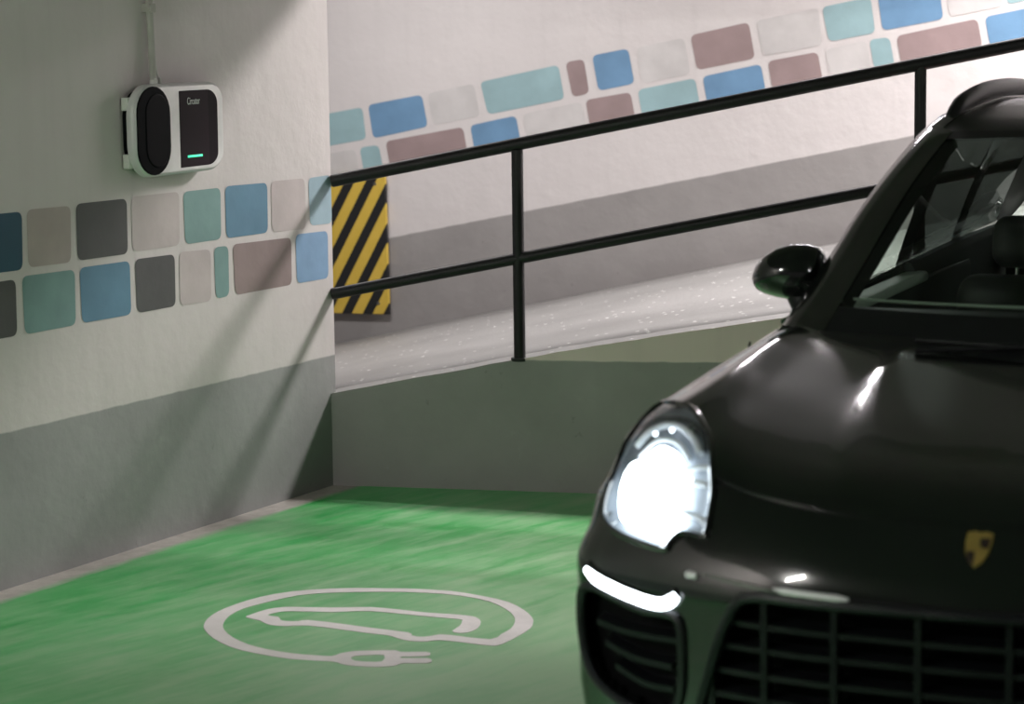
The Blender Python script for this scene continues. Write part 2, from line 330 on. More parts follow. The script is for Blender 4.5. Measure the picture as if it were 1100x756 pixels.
# the stretch of ramp running on behind the left wall
b0 = len(verts)
e0 = EP[0]; dE = (Vector(EDGE[1])-Vector(EDGE[0])); dE = dE/dE.xy.length
for k in range(1, 4):
    e = e0 + Vector((.03, .12, -.003)) - dE*k*.9
    s = -.05 - k*1.0
    f = FW(s, .0537 + .2188*s)
    for j in range(nJ+1): verts.append(e.lerp(f, j/nJ))
prev = 0
for k in range(3):
    cur = b0 + k*(nJ+1)
    for j in range(nJ): faces.append((cur+j, prev+j, prev+j+1, cur+j+1))
    prev = cur
me = bpy.data.meshes.new('ramp'); me.from_pydata([tuple(v) for v in verts], [], faces)
ramp_o = link('ramp', me, None, [m_ramp], True); ramp_o['kind'] = 'structure'
sol = ramp_o.modifiers.new('thick', 'SOLIDIFY'); sol.thickness = .12; sol.offset = -1

bm = bmesh.new()
add_prism(bm, [(-3.4, -1.0), (8.2, -1.0), (8.2, 5.2), (-3.4, 5.2)], 0, -.25, lambda x, y, z: FW(x, y, z))
wall_far = bm_obj('wall_far', bm, m_wf, smooth=False); wall_far['kind'] = 'structure'
mural('tile_mural', FAR_TILES, FW, CF, wall_far, .030, .0015)

# ceilings: flat slab over the bays, its edge standing over the ramp wall, and the slab over the ramp
m_ceil = plaster('ceiling_paint', (.20, .19, .18), (.5, .48, .45), (0, 1), -5, 0)
CZ = 2.95
cp = [(LA - LD*10)[:2], (LA + LD*(Ls-.01))[:2]] + [(x-.0, y+.02) for x, y in PLAN[1:]] + [(9, 9.8), (9, -3), (-4.5, -3)]
ceiling = slab('ceiling', cp, CZ, CZ+.3, m_ceil)
# sloping stringer beam of the ramp above, over the ramp wall
vs = []; fs = []
for i, (x, y) in enumerate(PLAN):
    z = 2.13
    for q in ((x, y, z), (x, y, CZ+.02+max(0, z-2.9)), (x+.05, y+.2, CZ+.02+max(0, z-2.9)), (x+.05, y+.2, z)): vs.append(q)
for i in range(len(PLAN)-1):
    for k in range(4): fs.append((i*4+k, i*4+4+k, i*4+4+(k+1) % 4, i*4+(k+1) % 4))
fs += [(3, 2, 1, 0), tuple(len(vs)-4+k for k in range(4))]
beam = mesh('trim_1', vs, fs, m_ceil); beam['kind'] = 'structure'
bm = bmesh.new()
hz = lambda s: 3.0 + .2*s
cc = []
for s in (-3.4, 8.2):
    for off in (0, 5.2): cc.append(FW(s, hz(s), off))
vs = [bm.verts.new(c) for c in cc] + [bm.verts.new(c+Vector((0, 0, .25))) for c in cc]
for f in ((0, 1, 3, 2), (4, 6, 7, 5), (0, 4, 5, 1), (2, 3, 7, 6), (0, 2, 6, 4), (1, 5, 7, 3)): bm.faces.new([vs[i] for i in f])
c2 = bm_obj('ceiling', bm, m_ceil, smooth=False); c2['kind'] = 'structure'

# ------------------------------------------------------------------ railing along the ramp
m_rail = pmat('rail_dark_paint', (.016, .0155, .016), .5, spec=.3, noise=.2, nscale=12, bump=.08, bscale=40)
rail = thing('handrail', 'dark grey two-rail steel pipe railing along the edge of the sloping ramp', 'railing', (.0284, 9.915, .517))
RB = Vector(rail.location)
off = Vector((0, .022, -.004))
def pipe(name, pts, r, parent=rail, mat=m_rail):
    bm = bmesh.new(); add_tube(bm, [Vector(p)-RB+off for p in pts], r, 16)
    return bm_obj(name, bm, mat, parent)
trim_ = lambda P: [tuple(Vector(P[0]).lerp(Vector(P[1]), .11))]+P[1:]
pipe('top_rail', smooth_poly(trim_(TOP_RAIL), 2, False), .0245)
pipe('middle_rail', smooth_poly(trim_(MID_RAIL), 2, False), .0225)
for (bx, by, bz), (tx, ty, tz) in (((.030, 9.8915, .517), (.030, 9.891, 1.328)), ((1.538, 9.678, .763), (1.538, 9.678, 1.638)), ((2.62, 9.732, .9), (2.62, 9.732, 1.83))):
    p = pipe('post', [(bx, by, bz-.005), (tx, ty, tz)], .0225)
    bm = bmesh.new(); add_tube(bm, [Vector((bx, by, bz))-RB+off+Vector((0, 0, k)) for k in (-.004, .008)], .034, 20)
    bm_obj('base_collar', bm, m_rail, p)

# ------------------------------------------------------------------ striped warning board on the far wall
def stripes():
    m, nt, p = newmat('hazard_stripes')
    o = nt.nodes.new('ShaderNodeTexCoord').outputs['Object']
    sp = nt.nodes.new('ShaderNodeSeparateXYZ'); nt.links.new(o, sp.inputs[0])
    f = M(nt, 'FRACT', M(nt, 'ADD', M(nt, 'MULTIPLY_ADD', sp.outputs[0], 8.2, M(nt, 'MULTIPLY', sp.outputs[2], -4.7)), 20.806))
    w = M(nt, 'MULTIPLY', M(nt, 'SUBTRACT', noise_out(nt, o, 60), .5), .03)
    f = M(nt, 'ADD', f, w)
    mask = ramp(nt, f, .515, .53)
    y = mixc(nt, noise_out(nt, o, 14, 4), (.60, .42, .05), (.70, .50, .09))
    nt.links.new(mixc(nt, mask, y, (.012, .013, .014)), p.inputs['Base Color'])
    p.inputs['Roughness'].default_value = .5
    return m
bd = thing('warning_board', 'yellow and black diagonally striped warning board upright on the far wall', 'sign', FW(.311, .2212, .012), math.atan2(FD.y, FD.x))
bd.rotation_euler.y = R(-.6)
bm = bmesh.new(); add_box(bm, (-.50, -.024, 0), (0, -.002, .742), .004, 2)
bm_obj('striped_panel', bm, stripes(), bd, smooth=False)
m_screw = pmat('screw_steel', (.3, .3, .3), .4, metal=1)
for x in (-.44, -.06):
    for z in (.06, .70):
        bm = bmesh.new(); add_tube(bm, [(x, -.024, z), (x, -.0275, z)], .009, 12); bm_obj('screw', bm, m_screw, bd)

# ------------------------------------------------------------------ charging station
m_sil = pmat('silver_plastic', (.66, .66, .65), .30, metal=.25, noise=.03, nscale=30, coat=.3, coat_rough=.2)
m_blk = pmat('black_satin', (.005, .006, .007), .5, spec=.03, noise=.2, nscale=20)
m_glassblk = pmat('dark_display', (.020, .014, .018), .4, spec=.04, noise=.1, nscale=10)
m_white = pmat('white_plastic', (.62, .63, .58), .45, noise=.05, nscale=20)
m_led = pmat('green_led', (.1, .8, .5), .4, emit=(.05, .78, .42), estr=1.15, noise=.02)
m_txt = pmat('grey_print', (.62, .62, .62), .5, noise=.02)
ch = thing('charging_station', 'silver wall-mounted car charging station with glowing green bar on the left wall', 'charging station', LW(.98, 1.3012), math.atan2(LD.y, LD.x))
# local x along the wall (to the corner), -y into the bay, z up
S0 = .98; Z0 = 1.3012
CH = lambda s, z, off: Vector((s-S0, -off, z-Z0))
# housing outline: big round left lobe, flat middle, rounded right corners
outl = []
xc, r1, r2 = .822, .102, .062
top = 1.6225; bot = 1.3012
for k in range(13):   # left lobe, going from bottom to top
    a = R(-90 - k*90/12); outl.append((xc + r1*math.cos(a)*1.0, bot+.118 + .118*math.sin(a)))
for k in range(13):
    a = R(180 - k*90/12); outl.append((xc + r1*math.cos(a)*1.0, top-.112 + .112*math.sin(a)))
for k in range(10):
    a = R(90 - k*10); outl.append((1.252-.085 + .085*math.cos(a), top-.002-.07 + .07*math.sin(a)))
for k in range(10):
    a = R(0 - k*10); outl.append((1.250-.085 + .085*math.cos(a), bot+.002+.07 + .07*math.sin(a)))
def inset_outline(P, d):
    cx = sum(p[0] for p in P)/len(P); cz = sum(p[1] for p in P)/len(P)
    out = []
    n = len(P)
    for i in range(n):
        a = Vector(P[i-1]); b = Vector(P[(i+1) % n]); t = (b-a)
        if t.length < 1e-7: out.append(P[i]); continue
        t.normalize(); nn = Vector((-t.y, t.x))
        if nn.dot(Vector((cx, cz))-Vector(P[i])) < 0: nn = -nn
        out.append(tuple(Vector(P[i])+nn*d))
    return out
def loft_outline(bm, levels, cap_last=True, cap_first=True):
    rings = []
    for poly, off in levels: rings.append([bm.verts.new(CH(s, z, off)) for s, z in poly])
    for A, B in zip(rings, rings[1:]):
        for i in range(len(A)): bm.faces.new((A[i], A[(i+1) % len(A)], B[(i+1) % len(A)], B[i]))
    if cap_first: bm.faces.new(rings[0][::-1])
    if cap_last: bm.faces.new(rings[-1])
bm = bmesh.new()
loft_outline(bm, [(inset_outline(outl, .004), .030), (outl, .034), (outl, .052), (inset_outline(outl, .0022), .0605), (inset_outline(outl, .0065), .0665), (inset_outline(outl, .012), .0695), (inset_outline(outl, .018), .0702)])
bm_obj('housing', bm, m_sil, ch, sharp=14)
bx = inset_outline(outl, .022)
bm = bmesh.new(); loft_outline(bm, [(bx, 0.0), (bx, .0305)])
bm_obj('back_box', bm, m_blk, ch, sharp=40)
# white mounting ears seen on the left edge, top and bottom
for z0, z1 in ((1.335, 1.385), (1.535, 1.58)):
    bm = bmesh.new(); add_box(bm, tuple(CH(.727, z0, .034)), tuple(CH(.76, z1, .006)), .004)
    bm_obj('mounting_clip', bm, m_white, ch)
# black pill-shaped cover
def capsule(s0, s1, z0, z1, n=14):
    r = (s1-s0)/2; c = (s0+s1)/2; out = []
    ry = r*1.0
    for k in range(n+1): a = R(180*k/n); out.append((c+r*math.cos(a), z1-ry+ry*math.sin(a)))
    for k in range(n+1): a = R(180+180*k/n); out.append((c+r*math.cos(a), z0+ry+ry*math.sin(a)))
    return out
pill = capsule(.730, .922, 1.3085, 1.6155)
bm = bmesh.new(); loft_outline(bm, [(pill, .066), (pill, .0712), (inset_outline(pill, .003), .0722)])
pc = bm_obj('socket_cover', bm, m_blk, ch, smooth=False)
pin = capsule(.778, .912, 1.335, 1.588)
bm = bmesh.new(); loft_outline(bm, [(inset_outline(pin, -.003), .0715), (pin, .0740), (inset_outline(pin, .003), .0747)])
bm_obj('cover_panel', bm, pmat('black_gloss_panel', (.003, .004, .005), .4, noise=.1, spec=.04), pc, smooth=False)
# dark display window
win = [(.977, 1.3240), (.977, 1.5938)]
for k in range(8): a = R(90-k*90/7); win.append((1.208-.062+.062*math.cos(a), 1.593-.052+.052*math.sin(a)))
for k in range(8): a = R(-k*90/7); win.append((1.206-.062+.062*math.cos(a), 1.325+.045+.045*math.sin(a)))
bm = bmesh.new(); loft_outline(bm, [(win, .066), (win, .0708), (inset_outline(win, .002), .0714)])
dw = bm_obj('display_window', bm, m_glassblk, ch, smooth=False)
inner = [(.979, 1.327), (.979, 1.590), (1.150, 1.590), (1.150, 1.327)]
bm = bmesh.new(); loft_outline(bm, [(inner, .0712), (inner, .0717)])
bm_obj('display_panel', bm, pmat('display_panel_plum', (.026, .017, .022), .35, spec=.05, noise=.1, nscale=5), dw, smooth=False)
bm = bmesh.new(); add_box(bm, tuple(CH(1.0175, 1.3575, .0735)), tuple(CH(1.106, 1.3655, .0715)), .0009, 2)
led = bm_obj('light_bar', bm, m_led, dw); led['label'] = 'glowing green light bar'
def text_mesh(name, body, size, mtx, mat, parent, depth=.0006, sx=1.0):
    cu = bpy.data.curves.new(name, 'FONT'); cu.body = body; cu.size = size; cu.extrude = depth; cu.align_x = 'CENTER'; cu.align_y = 'CENTER'
    tmp = bpy.data.objects.new('tmp', cu); COL.objects.link(tmp)
    dg = bpy.context.evaluated_depsgraph_get(); me = bpy.data.meshes.new_from_object(tmp.evaluated_get(dg))
    bpy.data.objects.remove(tmp); me.transform(mtx @ Matrix.Diagonal((sx, 1, 1, 1)))
    me.materials.clear()
    return link(name, me, parent, [mat])
tm = Matrix.Translation(CH(1.061, 1.555, .0722)) @ Matrix.Rotation(R(90), 4, 'X')
text_mesh('maker_lettering', 'Circutor', .036, tm, m_txt, dw, sx=.60)
# power conduit coming down the wall
cd = thing('cable_conduit', 'pale vertical cable conduit with thin cord running down the wall into the charging station', 'conduit', LW(.895, 1.64), math.atan2(LD.y, LD.x))
KD = lambda s, z, off: Vector((s-.895, -off, z-1.64))
m_cond = pmat('conduit_plastic', (.40, .39, .35), .5, noise=.08, nscale=20)
bm = bmesh.new(); add_tube(bm, [KD(.893, 1.622, .024), KD(.890, 1.87, .020), KD(.888, 1.93, .020), KD(.888, 2.24, .020)], .0125, 16)
bm_obj('pipe', bm, m_cond, cd)
bm = bmesh.new(); add_tube(bm, [KD(.930, 1.622, .024), KD(.924, 1.66, .018), KD(.912, 1.78, .012), KD(.906, 1.86, .010), KD(.900, 1.90, .012)], .0028, 8)
bm_obj('cord', bm, m_white, cd)
for s in (.893, .930):
    bm = bmesh.new(); add_tube(bm, [KD(s, 1.620, .026), KD(s, 1.636, .026)], .015 if s < .9 else .007, 16); add_tube(bm, [KD(s, 1.636, .026), KD(s, 1.642, .026)], .011 if s < .9 else .005, 16)
    bm_obj('cable_gland', bm, m_white, cd)
bm = bmesh.new(); add_box(bm, tuple(KD(.868, 1.868, .036)), tuple(KD(.908, 1.900, 0)), .004); add_tube(bm, [KD(.872, 1.884, .030), KD(.872, 1.884, .042)], .010, 14)
bm_obj('pipe_clip', bm, m_cond, cd)

# ------------------------------------------------------------------ white charging symbol painted on the bay floor
cu = bpy.data.curves.new('sym', 'CURVE'); cu.dimensions = '2D'; cu.fill_mode = 'BOTH'; cu.extrude = .0008
for poly in SYMBOL:
    sp = cu.splines.new('POLY'); P = smooth_poly(poly, 2); sp.points.add(len(P)-1); sp.use_cyclic_u = True
    for q, (x, y) in zip(sp.points, P): q.co = (x, y, 0, 1)
tmp = bpy.data.objects.new('tmp', cu); COL.objects.link(tmp)
dg = bpy.context.evaluated_depsgraph_get(); me = bpy.data.meshes.new_from_object(tmp.evaluated_get(dg)); bpy.data.objects.remove(tmp)
me.transform(Matrix.Translation((0, 0, .0009)))
me.materials.clear()
sym = link('charging_symbol', me, floor, [pmat('white_road_paint', (.84, .80, .79), .5, noise=.07, nscale=9, bump=.15, bscale=60)])
sym['label'] = 'white painted electric car and plug symbol on the green floor'
# ------------------------------------------------------------------ the car
# local axes of the car: x = towards the tail, y = towards its right flank (left in the photo), z = up
CARP = Vector((.885, 5.05, 0)); YAW = R(22.5)
m_paint = pmat('black_car_paint', (.005, .006, .006), .16, coat=1., spec=.25, noise=.05, nscale=40, coat_rough=.04)
m_roof = pmat('black_roof_paint', (.006, .007, .007), .42, spec=.25, coat=.12, coat_rough=.3, noise=.05, nscale=20)
m_trim = pmat('black_trim_plastic', (.008, .009, .010), .45, spec=.3, noise=.15, nscale=30, bump=.04, bscale=200)
m_grl = pmat('grille_plastic', (.008, .009, .0105), .40, spec=.2, noise=.1, nscale=20)
m_hole = pmat('intake_black', (.003, .003, .0035), .7, spec=.1, noise=.1)
m_chrome = pmat('chrome', (.75, .75, .78), .12, metal=1, noise=.02)
m_gloss = pmat('gloss_black_trim', (.006, .006, .007), .12, coat=1, noise=.05)
m_rub = pmat('tyre_rubber', (.012, .012, .012), .75, noise=.2, nscale=20, bump=.2, bscale=90)
m_rim = pmat('wheel_alloy', (.16, .16, .17), .3, metal=1, noise=.05)
m_int = pmat('cabin_dark', (.012, .014, .014), .6, noise=.2, nscale=10)
m_seat = pmat('seat_leather', (.028, .027, .028), .5, noise=.1, nscale=20, bump=.1, bscale=120)
m_litpale = pmat('painted_light_pale', (.42, .46, .40), .5, noise=.05, nscale=20)  # pale colour that paints light on the door tops and a windscreen reflection
def glass_mat(name, tint, refl=.9):
    m, nt, p = newmat(name)
    nt.nodes.remove(p)
    tr = nt.nodes.new('ShaderNodeBsdfTransparent'); tr.inputs[0].default_value = (*tint, 1)
    gl = nt.nodes.new('ShaderNodeBsdfGlossy'); gl.inputs['Roughness'].default_value = .02
    lw = nt.nodes.new('ShaderNodeLayerWeight'); tc = nt.nodes.new('ShaderNodeTexCoord')
    n = noise_out(nt, tc.outputs['Object'], 3.0, 3)
    f = M(nt, 'MULTIPLY', M(nt, 'MULTIPLY_ADD', M(nt, 'POWER', lw.outputs['Facing'], 5.0), refl, .04), M(nt, 'MULTIPLY_ADD', n, .3, .75))
    mx = nt.nodes.new('ShaderNodeMixShader'); nt.links.new(f, mx.inputs[0]); nt.links.new(tr.outputs[0], mx.inputs[1]); nt.links.new(gl.outputs[0], mx.inputs[2])
    nt.links.new(mx.outputs[0], nt.nodes['Material Output'].inputs[0])
    return m
m_ws = glass_mat('windscreen_glass', (.66, .76, .70))
m_sg = glass_mat('side_window_glass', (.80, .86, .82))
m_priv = glass_mat('privacy_glass', (.07, .08, .077), .25)
m_lens = glass_mat('clear_lens', (.95, .97, .98))

car = thing('car', 'black sport utility car with its headlight and daytime light glowing, parked on the right', 'car', CARP, math.pi/2-YAW)

def cr(p0, p1, p2, p3, t):
    return .5*((2*p1) + (p2-p0)*t + (2*p0-5*p1+4*p2-p3)*t*t + (3*p1-3*p2+p3-p0)*t*t*t)
def cr_row(P, n):
    out = []
    for i in range(len(P)-1):
        a = P[i-1] if i else P[0]*2-P[1]
        d = P[i+2] if i+2 < len(P) else P[-1]*2-P[-2]
        for j in range(n): out.append(cr(a, P[i], P[i+1], d, j/n))
    return out+[P[-1]]
def patch(net, nu, nv):
    """net: rows of Vectors -> dense rows (nv per row gap, nu per column gap)"""
    rows = [cr_row([Vector(p) for p in r], nu) for r in net]
    cols = list(zip(*rows))
    cols = [cr_row(list(c), nv) for c in cols]
    return [list(r) for r in zip(*cols)]

LC = [0, .22, .36, .50, .63, .74, .84, .915, .955]
NOSE = [0, .008, .022, .055, .10, .158, .225, .315, .50]
def frow(off, z):
    z = z if isinstance(z, list) else [z]*9
    off = off if isinstance(off, list) else [off]*9
    wd = [0, 0, 0, 0, 0, .008, .016, .020, .008] if max(z) < .70 else [0]*9
    return [(NOSE[i]+off[i], LC[i]+wd[i], z[i]) for i in range(9)]
FR = []
r = frow([.12, .12, .12, .12, .13, .15, .17, .2, .2], .20); FR.append([(b, l*.955, z) for b, l, z in r])
r = frow(.045, .27); FR.append([(b, l*.985, z) for b, l, z in r])
FR.append(frow(.012, .37))
FR.append(frow(.002, .48))
FR.append(frow(0, .58))
FR.append(frow([0, 0, 0, 0, .0, 0, 0, 0, 0], [.655, .655, .655, .655, .66, .665, .67, .67, .66]))
FR.append(frow([.006, .006, .008, .012, .016, .02, .03, .03, .02], [.695, .697, .70, .705, .715, .725, .735, .735, .725]))
FR.append(frow([.03, .03, .034, .045, .06, .075, .09, .09, .06], [.745, .75, .757, .77, .785, .80, .81, .80, .785]))
FR.append([(b, l-d, z) for (b, l, z), d in zip(frow([.07, .07, .078, .095, .12, .145, .17, .17, .13], [.797, .803, .815, .83, .85, .87, .875, .86, .835]), [0, 0, 0, 0, 0, 0, .010, .016, .010])])
# from here on the rows run back over the bonnet
def hrow(b, z, l=None):
    l = l or LC
    return [(b[i], l[i], z[i]) for i in range(9)]
FR.append(hrow([.16, .165, .175, .215, .285, .365, .455, .545, .70], [.855, .862, .871, .885, .915, .935, .935, .905, .868], [0, .22, .36, .50, .63, .735, .825, .893, .945]))
FR.append(hrow([.30, .305, .32, .365, .44, .53, .62, .71, .83], [.900, .906, .914, .928, .955, .978, .965, .925, .882]))
FR.append(hrow([.55, .555, .57, .62, .69, .76, .84, .92, 1.0], [.938, .943, .951, .960, .980, 1.008, .985, .935, .892]), )
FR.append(hrow([.85, .855, .87, .91, .96, 1.02, 1.09, 1.15, 1.2], [.972, .977, .984, .991, 1.004, 1.026, 1.000, .945, .900], [0, .22, .40, .50, .64, .745, .84, .915, .957]))
FR.append(hrow([1.12, 1.13, 1.16, 1.20, 1.24, 1.28, 1.33, 1.38, 1.42], [1.005, 1.010, 1.018, 1.024, 1.032, 1.044, 1.012, .955, .906], [0, .22, .43, .53, .65, .75, .84, .915, .96]))
FR.append(hrow([1.30, 1.31, 1.36, 1.41, 1.46, 1.51, 1.55, 1.59, 1.62], [1.030, 1.034, 1.039, 1.043, 1.047, 1.052, 1.02, .965, .912], [0, .22, .45, .56, .66, .755, .845, .915, .962]))
NU, NV = 13, 10
D = patch(FR, NU, NV)
nrows, ncols = len(D), len(D[0])
RIDGE = [(0, .25), (.135, .291), (.25, .319), (.43, .355), (.69, .393), (.93, .42), (1.08, .432), (1.21, .438), (1.6, .45)]
FCREST = [(0, .46), (.182, .522), (.403, .581), (.689, .653), (.913, .702), (1.058, .715), (1.196, .722), (1.6, .74)]
def lerp_tab(T, x):
    for (a, p), (b, q) in zip(T, T[1:]):
        if a <= x <= b: return p+(q-p)*(x-a)/(b-a)
    return T[-1][1]
def dome(v):
    # raised centre of the bonnet with a tight shoulder running from the windscreen towards the badge, and a crease inside each wing
    if v.z < .80 or v.x < .06: return v
    lr = lerp_tab(RIDGE, v.x); lf = lerp_tab(FCREST, v.x)
    k = min(1, max(0, (v.x-.10)/.25)) * min(1, max(0, (1.48-v.x)/.16))
    sg = lambda t: 1/(1+math.exp(max(-30, min(30, t))))
    dz = .013*k*(sg((v.y-lr)/.011)-.5*sg((v.y-lr)/.09)-.25)
    dz += .007*k*sg(-(v.y-lf)/.010)*math.exp(-((v.y-lf)/.10)**2)
    return v + Vector((0, 0, dz))
D = [[dome(v) for v in row] for row in D]
R_HOOD = 8*NV + 5       # first dense row belonging to the bonnet

# outlines of the openings as seen from the front: (y, z)
HL = [(0.8512, 0.9621), (0.7487, 0.9771), (0.6776, 0.9588), (0.6171, 0.9267), (0.5837, 0.874), (0.5733, 0.8244), (0.5715, 0.7741), (0.5984, 0.7706), (0.6335, 0.7685), (0.6569, 0.7468), (0.668, 0.732), (0.7374, 0.7339), (0.8142, 0.7415), (0.8574, 0.7565), (0.8715, 0.7775), (0.8791, 0.8267), (0.8872, 0.8721), (0.8681, 0.9233)]
INT = [(0.905, 0.6), (0.86, 0.618), (0.8, 0.61), (0.72, 0.598), (0.66, 0.602), (0.62, 0.59), (0.612, 0.52), (0.618, 0.43), (0.65, 0.375), (0.73, 0.365), (0.8, 0.38), (0.86, 0.405), (0.895, 0.45), (0.912, 0.53)]
GRL = [(0, .68), (.2, .68), (.42, .672), (.465, .664), (.487, .64), (.515, .58), (.541, .505), (.568, .42), (.575, .35), (.56, .325), (.3, .318), (0, .31), (-.05, .31), (-.05, .68)]
GRLh = [(0, 0.672), (0.2, 0.672), (0.42, 0.672), (0.465, 0.664), (0.487, 0.64), (0.515, 0.58), (0.541, 0.505), (0.568, 0.42), (0.575, 0.35), (0.56, 0.325), (0.3, 0.318), (0, 0.315)]
BEAM = [(0.7631, 0.9118), (0.7141, 0.9093), (0.6795, 0.8905), (0.6781, 0.8616), (0.6598, 0.8437), (0.6591, 0.8135), (0.6455, 0.7849), (0.6589, 0.7544), (0.6728, 0.7365), (0.7403, 0.744), (0.8111, 0.7581), (0.8353, 0.7852), (0.852, 0.823), (0.8512, 0.857), (0.8045, 0.882)]
ARCS = [([(0.8452, 0.8943), (0.8164, 0.925), (0.7769, 0.9459), (0.7277, 0.9475), (0.6782, 0.9344), (0.6441, 0.9125)], .0085, True), ([(0.8235, 0.878), (0.7875, 0.9125), (0.7479, 0.9257), (0.7038, 0.9208), (0.6673, 0.9001)], .006, True), ([(0.8245, 0.946), (0.7677, 0.9572), (0.7109, 0.9564), (0.6587, 0.9373), (0.6342, 0.9178)], .006, False), ([(0.672, 0.8783), (0.6371, 0.8883), (0.6095, 0.8915)], .006, True), ([(0.6431, 0.8586), (0.6027, 0.8587)], .008, True), ([(0.6547, 0.8015), (0.6064, 0.7977), (0.5809, 0.7832)], .007, True)]
DOTS = [(0.789, 0.931, .0055), (0.747, 0.943, .0055), (0.651, 0.861, .009)]
DRL = [(0.8799, 0.6539), (0.8423, 0.6401), (0.7945, 0.6314), (0.7464, 0.6243), (0.6942, 0.6201), (0.6587, 0.6227), (0.6389, 0.6323), (0.6219, 0.6473)]
FINS = [[(0.861, 0.5378), (0.7695, 0.5342), (0.6302, 0.542)], [(0.8343, 0.4962), (0.7493, 0.48), (0.646, 0.4814)], [(0.8045, 0.4504), (0.7243, 0.4289), (0.6424, 0.4323)]]
SLATS = [.605, .553, .498, .445, .392, .35]
VBARS = [-.467, -.285, -.10, .085, .262, .418, .545]
def inside(poly, x, y):
    c = False; n = len(poly)
    for i in range(n):
        x1, y1 = poly[i]; x2, y2 = poly[i-1]
        if (y1 > y) != (y2 > y) and x < (x2-x1)*(y-y1)/(y2-y1)+x1: c = not c
    return c
# surface before anything is pushed in, for laying parts on
sv = [v.copy() for row in D for v in row]
sf = []
for i in range(nrows-1):
    for j in range(ncols-1):
        a = i*ncols+j; sf.append((a, a+1, a+ncols+1, a+ncols))
nv0 = len(sv)
sv2 = sv + [Vector((v.x, -v.y, v.z)) for v in sv]
SURF = BVHTree.FromPolygons([tuple(v) for v in sv2], sf + [tuple(k+nv0 for k in f[::-1]) for f in sf])
def front(y, z):
    """point of the body skin met when looking straight back at (y, z), and its outward normal"""
    h = SURF.ray_cast(Vector((-1, y, z)), Vector((1, 0, 0)))
    if h[0] is None: return Vector((.6, y, z)), Vector((-1, 0, 0))
    n = h[1]
    if n.x > 0: n = -n
    return h[0], n
def top(x, y):
    h = SURF.ray_cast(Vector((x, y, 3)), Vector((0, 0, -1)))
    return h[0]

DEPTH = {'hl': .07, 'int': .07, 'grl': .09}
def pushed(v):
    y, z = abs(v.y), v.z
    if v.x < .95:
        if inside(HL, y, z): return v + Vector((DEPTH['hl'], -.01, 0))
        if v.z < .69 and inside(INT, y, z): return v + Vector((DEPTH['int'], 0, 0))
        if v.z < .70 and inside(GRL, y, z): return v + Vector((DEPTH['grl'], 0, 0))
    return v
def mirror_mesh(name, verts, faces, mat, parent, weld=True, smooth=True, sharp=40):
    bm = bmesh.new()
    vs = [bm.verts.new(v) for v in verts]
    for f in faces: bm.faces.new([vs[i] for i in f])
    vm = [bm.verts.new((v[0], -v[1], v[2])) for v in verts]
    for f in faces: bm.faces.new([vm[i] for i in f[::-1]])
    if weld: bmesh.ops.remove_doubles(bm, verts=bm.verts, dist=.0008)
    return bm_obj(name, bm, mat, parent, smooth, sharp)

# lower body: front patch without the bonnet + flank + tail
verts = []; faces = []
def grid(Gd, keep=lambda i, j: True, f=lambda v: v):
    b = len(verts); nc = len(Gd[0])
    for row in Gd:
        for v in row: verts.append(f(v))
    for i in range(len(Gd)-1):
        for j in range(nc-1):
            if keep(i, j):
                a = b+i*nc+j; faces.append((a, a+1, a+nc+1, a+nc))
H_COL = 7*NU
grid(D, lambda i, j: not (i >= R_HOOD and j < H_COL), pushed)
# shoulders behind the bonnet
SH = [[(1.55, .845, 1.02), (1.59, .915, .965), (1.62, .962, .912)],
      [(2.2, .815, 1.055), (2.2, .905, .985), (2.2, .962, .925)],
      [(3.0, .805, 1.065), (3.0, .905, .998), (3.0, .962, .935)],
      [(3.6, .795, 1.075), (3.6, .90, 1.01), (3.6, .965, .945)],
      [(4.1, .77, 1.08), (4.1, .86, 1.03), (4.1, .94, .955)],
      [(4.35, .72, 1.08), (4.36, .80, 1.04), (4.37, .875, .96)]]
SHd = patch(SH, 4, 8); grid(SHd)
# flank: columns along x, rows down
top_curve = [Vector(D[i][-1]) for i in range(0, nrows)]
edge_front = [Vector(D[i][-1]) for i in range(0, 5*NV+1)]       # vertical front corner, bottom to top (z .20 .. .66)
zf = [v.z for v in edge_front]
upper = [Vector(D[i][-1]) for i in range(5*NV, nrows)] + [Vector(r_[-1]) for r_ in SHd[1:]]
# resample the upper edge every 2.2 cm
ux = [v.x for v in upper]
def at_x(x):
    for a, b in zip(upper, upper[1:]):
        if a.x <= x <= b.x and b.x > a.x: return a.lerp(b, (x-a.x)/(b.x-a.x))
    return upper[-1]
x0, x1 = upper[0].x, upper[-1].x
NX = 176; KZ = 5*NV
xs = [x0+(x1-x0)*i/NX for i in range(NX+1)]
def sideprof(x, u):   # u 0 bottom .. 1 top -> y offset relative to the top edge
    bulge = .006*math.sin(math.pi*min(1, u*1.15)) + (-.055*(1-u/.12)**2 if u < .12 else 0)
    if 1.3 < x < 3.3: bulge += -.018*math.exp(-((u-.33)/.16)**2)*min(1, (x-1.3)/.3)*min(1, (3.3-x)/.3)
    for cx in (.90, 3.70):
        d = abs(x-cx)
        if d < .55: bulge += .012*math.cos(d/.55*math.pi/2)*(1-abs(u-.55)*1.2)
    return bulge
S = []
for i, x in enumerate(xs):
    t = at_x(x); row = []
    bz = .20 + .0*x
    for k in range(KZ+1):
        u = k/KZ
        zz = bz+(t.z-bz)*u
        y = t.y + sideprof(x, u)
        xx = x
        if i < 16:       # blend to the bumper corner
            w_ = 1-i/16.; w_ = w_*w_*(3-2*w_)
            e = edge_front[k]
            zz = zz*(1-w_)+e.z*w_; y = y*(1-w_)+e.y*w_; xx = x+(e.x-x0)*w_
        if i > NX-16:
            w_ = (i-(NX-16))/16.
            y -= .02*w_*w_
        row.append(Vector((xx, y, zz)))
    S.append(row)
WH = [(.905, .352), (3.712, .352)]; WR = .395
